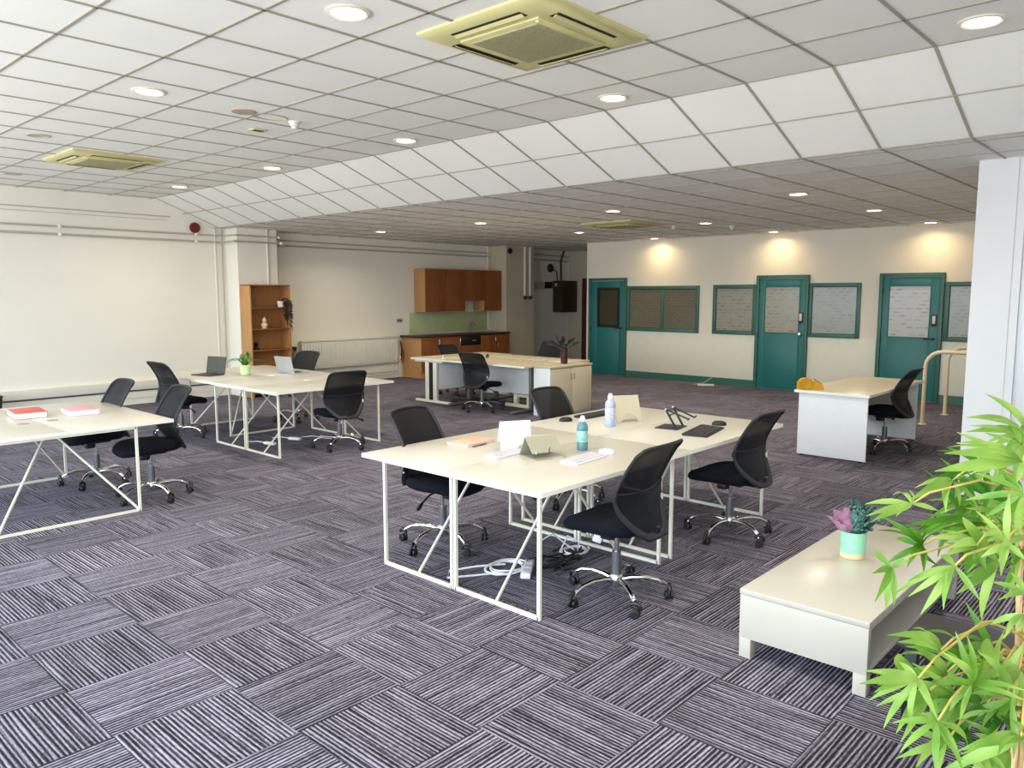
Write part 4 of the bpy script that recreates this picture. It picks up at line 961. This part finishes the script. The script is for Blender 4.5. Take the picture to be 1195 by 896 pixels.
b = NB(); lathe(b, [(0, 0), (.05, 0), (.055, .004), (.07, .125), (.064, .125), (.052, .02), (0, .02)], seg=24); obj('plant_pot', b, M_LIME, t)
b = NB(); q = random.Random(9)
for k in range(34):
    a = q.uniform(0, 2*PI); r = q.uniform(.06, .26); h = q.uniform(.08, .18)*(1.2-r*2.0)
    base = (.02*math.cos(a), .02*math.sin(a), .11); mid = (r*.5*math.cos(a), r*.5*math.sin(a), .13+h)
    tip = (r*math.cos(a), r*math.sin(a), .12+h*(.8 if r < .12 else .5))
    broadleaf(b, base, mid, .03, fold=.2, n=3); broadleaf(b, (mid[0]*.8, mid[1]*.8, mid[2]-.01), tip, .034, fold=.2, n=4)
obj('fern_leaves', b, mat('fern_green', (70, 118, 44), .5, var=.4, scale=25), t)
for x, y, l in ((5.02, 8.62, 'left'), (5.02, 7.85, 'right')):
    b = NB(); lathe(b, [(0, .0012), (.038, .0012), (.042, .0025), (.042, 0), (0, 0)], (0, 0, 0), 20)
    tag(obj('desk_cable_port', b, M_WEDGE, loc=(x, y, TT)), '%s white round cable port on the middle desks' % l, 'cable port')

t = thing('waste_bin', 'black waste bin by the left wall, just showing at the left edge', 'bin', (2.83, 11.95, 0))
b = NB(); lathe(b, [(0, 0), (.11, 0), (.12, .01), (.15, .34), (.14, .34), (.11, .02), (0, .02)], seg=24); obj('bin_body', b, M_BLACK, t)
b = NB(); tube(b, [(.15*math.cos(k*PI/12), .15*math.sin(k*PI/12), .345) for k in range(24)], .009, 6, closed=True); obj('rim', b, M_BLACK, t)
# books on the left desk
def book(loc, rz, w, d, h, mc, mp, ml, label, bulge=0):
    t = thing('boxed_book', label, 'book', loc, rz)
    b = NB(); box(b, -w/2, w/2, -d/2, d/2, 0, .004, .001); box(b, -w/2, w/2, -d/2, d/2, h-.004, h, .001); box(b, w/2-.004, w/2, -d/2, d/2, .002, h-.002)
    if bulge:
        tube(b, [(x_, -d/2+.02+0*x_, h+bulge*math.sin(PI*(x_+w/2)/w)) for x_ in [(-w/2+w*k/8) for k in range(9)]], .003, 5)
    obj('cover', b, mc, t)
    b = NB(); box(b, -w/2+.004, w/2-.005, -d/2+.003, d/2-.003, .004, h-.004); obj('pages', b, mp, t)
    if ml:
        b = NB()
        for k, (a, c) in enumerate(((-.07, -.045), (-.04, -.02), (-.015, .0), (.005, .03))): box(b, w/2, w/2+.0008, a, c, h*.32, h*.72)
        obj('spine_marks', b, ml, t)
M_REDB = mat('faded_red_cover', (196, 92, 84), .55, var=.1); M_PAGE = mat('white_pages', (240, 234, 228), .8)
book((1.96, 7.19, TT+.0005), math.radians(-6), .23, .34, .05, M_REDB, M_PAGE, None, 'red covered book lying on the front-left desk')
book((2.31, 7.04, TT+.0005), math.radians(-6), .23, .30, .045, mat('pink_cover_book', (206, 150, 164), .55), M_PAGE, M_BLACK, 'pink and white book with dark spine marks right of the red book')

# ---------------------------------------------------------------- coffee table + kale
t = thing('coffee_table', 'low white coffee table with an open shelf in the right foreground', 'coffee table', (3.30, 1.0, 0))
M_CT = mat('white_gloss_laminate', (186, 180, 170), .26, var=.01, coat=.1)
b = NB(); box(b, 0, 1.5, 0, .58, .305, .33, .002); obj('tabletop', b, M_CT, t)
b = NB(); box(b, .002, .04, .002, .578, .095, .303, .002); obj('end_panel', b, M_CT, t)
b = NB(); box(b, 1.46, 1.498, .002, .578, .095, .303, .002); obj('end_panel', b, M_CT, t)
b = NB(); box(b, .04, 1.46, .004, .576, .097, .125, .002); obj('shelf', b, M_CT, t)
b = NB(); box(b, .04, 1.46, .28, .30, .125, .303); obj('center_panel', b, M_CT, t)
b = NB(); box(b, .04, 1.46, .004, .02, .285, .304, .001); obj('top_rail', b, M_CT, t)
for x in (.002, 1.44):
    for y in (.002, .52):
        b = NB(); box(b, x, x+.058, y, y+.056, 0, .096, .002); obj('leg', b, M_CT, t)
t = thing('potted_kale', 'purple and blue-green ornamental kale in a mint pot on the coffee table', 'potted plant', (4.11, 1.35, .3305))
b = NB(); lathe(b, [(0, 0), (.058, 0), (.061, .003), (.064, .03)], seg=28); obj('pot_base_band', b, mat('pale_wood_band', (226, 204, 160), .5), t)
b = NB(); lathe(b, [(.064, .03), (.066, .14), (.060, .14), (.056, .03), (0, .025)], seg=28); obj('plant_pot', b, mat('mint_glaze', (150, 212, 178), .3), t)
def frilly(b, ang, lean, L, wd, ruf, seed, mi=0, lift=.12, side=0):
    lx, ly = math.cos(math.pi/2+YAW)*side, math.sin(math.pi/2+YAW)*side
    q = random.Random(seed); NU_, NV_ = 16, 12; G = []
    dx, dy = math.cos(ang), math.sin(ang); sx, sy = -dy, dx
    for j in range(NV_+1):
        v = j/NV_; w = wd*math.sin(PI*min(.98, v*.72+.12))
        r0 = .012+lean*v**1.5; z = lift+L*v-.35*lean*v**3
        row = []
        for i in range(NU_+1):
            u = -1+2*i/NU_; e = abs(u)**2*ruf*(.3+v)+(v > .8)*ruf*.7
            z2 = z+e*math.sin(i*2.4+j*1.1+seed)*.5; rr_ = r0-.5*w*u*u+e*math.sin(i*1.9+j*1.7+seed)
            k3 = .25+.75*v; row.append(b.verts.new((dx*rr_+sx*u*w+lx*k3, dy*rr_+sy*u*w+ly*k3, z2-abs(side)*.5*v)))
        G.append(row)
    for j in range(NV_):
        for i in range(NU_): b.faces.new((G[j][i], G[j][i+1], G[j+1][i+1], G[j+1][i])).material_index = mi
M_PUR = mat('kale_purple', (172, 122, 152), .55, var=.3, scale=18); M_TQ = mat('kale_turquoise', (84, 124, 116), .5, var=.8, scale=85, bump=.8, bscale=90)
LFT = math.pi/2+YAW
TOC = YAW+PI
b = NB(); frilly(b, TOC+.2, .02, .205, .044, .004, 1, lift=.10, side=.055); frilly(b, TOC-.6, .01, .20, .040, .004, 2, lift=.10, side=.085); frilly(b, TOC-1.1, .03, .18, .036, .008, 6, lift=.10, side=.10); obj('purple_leaves', b, M_PUR, t, ang=180)
b = NB()
for k, (a, ln, L, sd) in enumerate(((TOC, .03, .19, -.01), (TOC+.3, .04, .2, -.045), (TOC+.6, .05, .16, -.08), (YAW, .03, .2, -.02), (YAW+.3, .05, .17, -.06), (TOC+.1, .055, .13, -.05), (TOC+.2, .06, .09, -.03))): frilly(b, a, ln, L, .05, .016, 10+k, lift=.11, side=sd)
obj('turquoise_leaves', b, M_TQ, t, ang=180)

# low glass table behind the palm
t = thing('side_table', 'low black side table on square legs behind the palm in the right foreground', 'side table', (3.16, .30, 0))
for x, y in ((.0, .48), (.30, .48), (0, .0), (.30, 0)):
    b = NB(); box(b, x, x+.045, y, y+.045, .008, .33, .003); l = obj('leg', b, M_BLACK, t)
    b = NB(); lathe(b, [(0, 0), (.03, 0), (.03, .008), (0, .008)], (x+.022, y+.022, 0), 14); obj('foot_cap', b, M_CHROME, l)
b = NB(); box(b, -.02, .365, -.02, .55, .33, .355, .006); obj('tabletop', b, mat('black_brown_top', (34, 28, 28), .5, var=.2, scale=30), t)

# ---------------------------------------------------------------- foreground palm
Fv = Vector((math.cos(YAW)*math.cos(PIT), math.sin(YAW)*math.cos(PIT), math.sin(PIT))); Rv = Vector((math.sin(YAW), -math.cos(YAW), 0)); Uv = Rv.cross(Fv)
def at(px, py, d): return CAM+(Fv+Rv*((px-597.5)/FPX)+Uv*((448-py)/FPX))*d     # measured point in the room at distance d
PB = Vector((2.165, .285, 0))        # pot centre on the floor
palm = thing('potted_palm', 'tall bright green broad-leaf palm filling the right foreground', 'potted plant', PB)
def leafmat(name, c1, c2):
    m = bpy.data.materials.new(name); m.use_nodes = True; nt = m.node_tree; bs = nt.nodes['Principled BSDF']
    tc = N(nt, 'ShaderNodeTexCoord'); n = N(nt, 'ShaderNodeTexNoise'); n.inputs['Scale'].default_value = 7; nt.links.new(tc.outputs['Object'], n.inputs['Vector'])
    r = N(nt, 'ShaderNodeValToRGB'); r.color_ramp.elements[0].position = .35; r.color_ramp.elements[1].position = .65
    r.color_ramp.elements[0].color = lin(c1)+(1,); r.color_ramp.elements[1].color = lin(c2)+(1,)
    nt.links.new(n.outputs[0], r.inputs[0]); nt.links.new(r.outputs[0], bs.inputs['Base Color'])
    bs.inputs['Roughness'].default_value = .38
    tl = N(nt, 'ShaderNodeBsdfTranslucent'); nt.links.new(r.outputs[0], tl.inputs[0])
    mx = N(nt, 'ShaderNodeMixShader'); mx.inputs[0].default_value = .4
    o = nt.nodes['Material Output']; nt.links.new(bs.outputs[0], mx.inputs[1]); nt.links.new(tl.outputs[0], mx.inputs[2]); nt.links.new(mx.outputs[0], o.inputs[0])
    return m
M_LEAF = leafmat('palm_leaf', (112, 160, 56), (174, 206, 104)); M_LEAFD = leafmat('palm_leaf_deep', (56, 116, 26), (104, 164, 44))
M_STEM = mat('palm_stem', (196, 176, 92), .6, var=.15, scale=30); M_CANE = mat('palm_cane', (196, 160, 116), .8, var=.25, scale=25, stretch=(4, 4, 1))
b = NB(); lathe(b, [(0, 0), (.13, 0), (.14, .01), (.17, .30), (.18, .31), (.18, .33), (.165, .33), (.15, .27), (0, .26)], seg=32); obj('plant_pot', b, mat('dark_pot', (60, 56, 54), .5), palm)
b = NB(); lathe(b, [(0, .262), (.151, .262), (.1, .272), (0, .276)], seg=24); obj('soil', b, mat('potting_soil', (50, 38, 28), .95, var=.4, scale=60, bump=1), palm)
q = random.Random(21)
for dx_, dy_, r, h in ((0, 0, .015, 1.05), (.02, .015, .009, .95), (-.015, .02, .008, .9), (.015, -.02, .008, .85), (.03, -.01, .007, .8), (-.025, -.015, .007, .9)):
    b = NB(); n = 14; pts = []; rs = []
    for i in range(n+1):
        f = i/n; pts.append((dx_*(1+.4*f)+.006*math.sin(6*f+dx_*90), dy_*(1+.4*f)+.006*math.cos(5*f+dy_*70), .26+h*f-.26*f*0)); rs.append(r*(1.1-.35*f)*(1+.12*(i % 2)))
    tube(b, pts, rs, 9); obj('cane', b, M_CANE, palm)
FANS = [
 (1192, 520, 1.75, 0, [(1131, 497), (1158, 489), (1172, 491), (1196, 492), (1150, 505)]),
 (1193, 538, 1.70, 0, [(1107, 522), (1102, 529), (1090, 550), (1122, 516), (1133, 552), (1150, 528), (1186, 563)]),
 (1158, 582, 1.80, 1, [(1120, 552), (1128, 551), (1154, 548), (1102, 562), (1178, 560), (1192, 585)]),
 (1112, 560, 1.85, 0, [(1068, 569), (1061, 584), (1083, 575), (1104, 598), (1142, 594), (1120, 590), (1122, 556)]),
 (1064, 588, 1.72, 0, [(1010, 588), (1011, 602), (1018, 608), (1042, 578), (1046, 602), (1095, 596), (1061, 572)]),
 (1076, 637, 1.80, 1, [(1024, 619), (1046, 628), (1034, 658), (1059, 662), (1078, 668), (1095, 660), (1029, 603), (1054, 610), (1112, 620), (1098, 610)]),
 (1041, 662, 1.66, 0, [(1020, 643), (1018, 669), (1021, 702), (1034, 711), (1043, 707), (1060, 652)]),
 (1114, 660, 1.60, 0, [(1060, 678), (1060, 696), (1044, 693), (1074, 717), (1101, 711), (1144, 701), (1098, 648)]),
 (1175, 634, 1.58, 0, [(1139, 596), (1178, 575), (1197, 626), (1163, 645), (1197, 654), (1150, 625), (1168, 672), (1145, 650)]),
 (1150, 612, 1.95, 1, [(1060, 612), (1080, 625), (1095, 640), (1120, 600), (1170, 590), (1180, 625), (1130, 640)]),
 (1140, 636, 1.72, 0, [(1085, 628), (1100, 618), (1098, 650), (1128, 668), (1150, 668), (1105, 640)]),
 (1184, 660, 1.80, 1, [(1160, 600), (1140, 640), (1190, 610), (1150, 655), (1170, 690), (1196, 640)]),
 (1197, 692, 1.52, 0, [(1157, 679), (1165, 700), (1180, 668)]),
 (1197, 716, 1.50, 0, [(1156, 729), (1172, 745), (1185, 738)]),
 (1096, 761, 1.60, 0, [(1035, 741), (1056, 736), (1048, 749), (1065, 733), (1125, 778)]),
 (1071, 792, 1.52, 0, [(1003, 798), (1009, 783), (1020, 808), (1014, 817), (1031, 850), (1063, 848), (1094, 839), (1048, 772)]),
 (1094, 841, 1.50, 0, [(1042, 843), (1050, 878), (1092, 902), (1124, 900), (1128, 871), (1115, 880), (1075, 832)]),
 (1135, 799, 1.58, 0, [(1098, 760), (1115, 737), (1128, 741), (1148, 767), (1108, 830), (1120, 843), (1163, 797), (1197, 806), (1197, 818), (1085, 800), (1105, 790)]),
 (1192, 862, 1.45, 0, [(1118, 876), (1139, 892), (1100, 898), (1165, 880), (1196, 900), (1180, 840)]),
 (1167, 834, 1.66, 1, [(1130, 830), (1133, 843), (1178, 858), (1192, 856), (1197, 826), (1150, 860), (1140, 815)]),
 (1166, 790, 1.66, 0, [(1174, 733), (1196, 748), (1152, 745), (1190, 775), (1140, 770), (1150, 812)]),
 (1150, 880, 1.55, 0, [(1110, 905), (1130, 912), (1165, 915), (1120, 886), (1175, 900)]),
 (1186, 560, 1.92, 1, [(1150, 570), (1140, 590), (1165, 600), (1198, 600), (1198, 545), (1160, 548)]),
]
rf = random.Random(77)
MORE = []
def sub_fan(cx, cy, d, dark, n, a0, a1, r0, r1):
    MORE.append((cx, cy, d, dark, [(cx+rf.uniform(r0, r1)*math.cos(a), cy+rf.uniform(r0, r1)*math.sin(a)) for a in (a0+(a1-a0)*(i+rf.uniform(.2, .8))/n for i in range(n))]))
# angles: 0 right, pi/2 down, pi left (as the camera sees them)
for cx, cy, d, dark in ((1150, 545, 1.95, 1), (1185, 590, 2.02, 0), (1140, 585, 2.05, 1), (1160, 620, 2.1, 1), (1125, 605, 2.0, 1), (1185, 625, 1.9, 0),
                        (1165, 655, 1.75, 0), (1195, 575, 1.7, 0), (1196, 505, 1.8, 0), (1170, 530, 1.85, 0),
                        (1105, 785, 1.75, 0), (1130, 765, 1.8, 1), (1150, 800, 1.75, 0), (1115, 810, 1.7, 0), (1150, 825, 1.7, 1), (1180, 815, 1.6, 0), (1085, 805, 1.65, 0), (1175, 870, 1.6, 0), (1130, 850, 1.75, 1), (1190, 780, 1.7, 0), (1160, 760, 1.8, 1), (1105, 865, 1.6, 0)):
    sub_fan(cx, cy, d, dark, rf.choice((5, 6, 7)), .45*PI+rf.uniform(-.3, .3), 1.3*PI+rf.uniform(-.2, .3), 40, 78)
FANS += MORE
def leaflet(b, p0, p1, w, nrm, rnd, mi):
    d = p1-p0; L = d.length; dn = d.normalized(); s = dn.cross(nrm)
    if s.length < .05: s = dn.cross(Vector((0, 0, 1)))
    s.normalize(); up = s.cross(dn).normalized()
    if up.z < 0: up = -up
    n = 10; rows = []; arc = rnd.uniform(.04, .15)
    for i in range(n+1):
        f = i/n; ww = w*(math.sin(PI*f**.86)**.9)*(1-.1*f) if 0 < i < n else .0015
        c = p0+d*f+up*(arc*L*4*f*(1-f))
        tw = (rnd.random()-.5)*.0
        rows.append((b.verts.new(c-s*ww/2+up*ww*.16), b.verts.new(c), b.verts.new(c+s*ww/2+up*ww*.16)))
    for A, B in zip(rows, rows[1:]):
        for k in (0, 1): b.faces.new((A[k], A[k+1], B[k+1], B[k])).material_index = mi
for k, (cx, cy, d, dark, tips) in enumerate(FANS):
    rnd = random.Random(100+k); c = at(cx, cy, d)-PB
    b = NB()
    top = Vector((.02, .01, min(1.25, max(.62, c.z-.12+.1*rnd.random()))))
    mid = (top+c)/2+Vector((0, 0, .05)); mid2 = c*.75+mid*.25+Vector((0, 0, .012))
    tube(b, [tuple(v) for v in (Vector((.01, .005, top.z-.1)), top, mid, mid2, c)], [.0045, .0038, .003, .0026, .0022], 6, mi=1)
    for (tx, ty) in tips:
        td = d+rnd.uniform(-.12, .08)
        tip = at(tx, ty, td)-PB
        vd = (CAM-PB-c).normalized()
        nrm = (vd*1.0+Vector((0, 0, .5))+Vector((rnd.uniform(-.5, .5), rnd.uniform(-.5, .5), rnd.uniform(-.2, .2)))).normalized()
        L = (tip-c).length
        leaflet(b, c, tip, min(.029, max(.014, L*.135))*rnd.uniform(.9, 1.1), nrm, rnd, 0)
    obj('frond', b, [M_LEAFD if dark else M_LEAF, M_STEM], palm, ang=180)

# ---------------------------------------------------------------- light, world, camera
w = bpy.data.worlds.new('daylight'); bpy.context.scene.world = w; w.use_nodes = True; nt = w.node_tree
bg = nt.nodes['Background']; tc = N(nt, 'ShaderNodeTexCoord'); s = N(nt, 'ShaderNodeSeparateXYZ'); nt.links.new(tc.outputs['Generated'], s.inputs[0])
r = N(nt, 'ShaderNodeValToRGB'); r.color_ramp.elements[0].position = .44; r.color_ramp.elements[0].color = (.70, .73, .70, 1)
r.color_ramp.elements[1].position = .60; r.color_ramp.elements[1].color = (.74, .90, .98, 1)
e = r.color_ramp.elements.new(.5); e.color = (.62, .70, .80, 1)
nt.links.new(M_(nt, 'ADD', M_(nt, 'MULTIPLY', s.outputs[2], .5), .5), r.inputs[0]); nt.links.new(r.outputs[0], bg.inputs[0]); bg.inputs[1].default_value = 8.0
for i in range(6):
    ld = bpy.data.lights.new('window_portal', 'AREA'); ld.shape = 'RECTANGLE'; ld.size = 2.77; ld.size_y = wy[1]-wy[0]-.08; ld.cycles.is_portal = True
    lo = bpy.data.objects.new('window_portal', ld); col.objects.link(lo); lo.location = (XB-.05, (wy[i]+wy[i+1])/2, 1.635); lo.rotation_euler = (0, -PI/2, 0)
    lo['kind'] = 'structure'
cd = bpy.data.cameras.new('camera'); cam = bpy.data.objects.new('camera', cd); col.objects.link(cam)
cam.location = CAM; cam.rotation_euler = (PI/2+PIT, 0, YAW-PI/2); cd.sensor_width = 36; cd.lens = FPX/1195*36; cd.clip_start = .05
sc = bpy.context.scene; sc.camera = cam
sc.view_settings.view_transform = 'Standard'; sc.view_settings.look = 'None'; sc.view_settings.gamma = 1; sc.view_settings.use_curve_mapping = False
sc.view_settings.exposure = 0.1
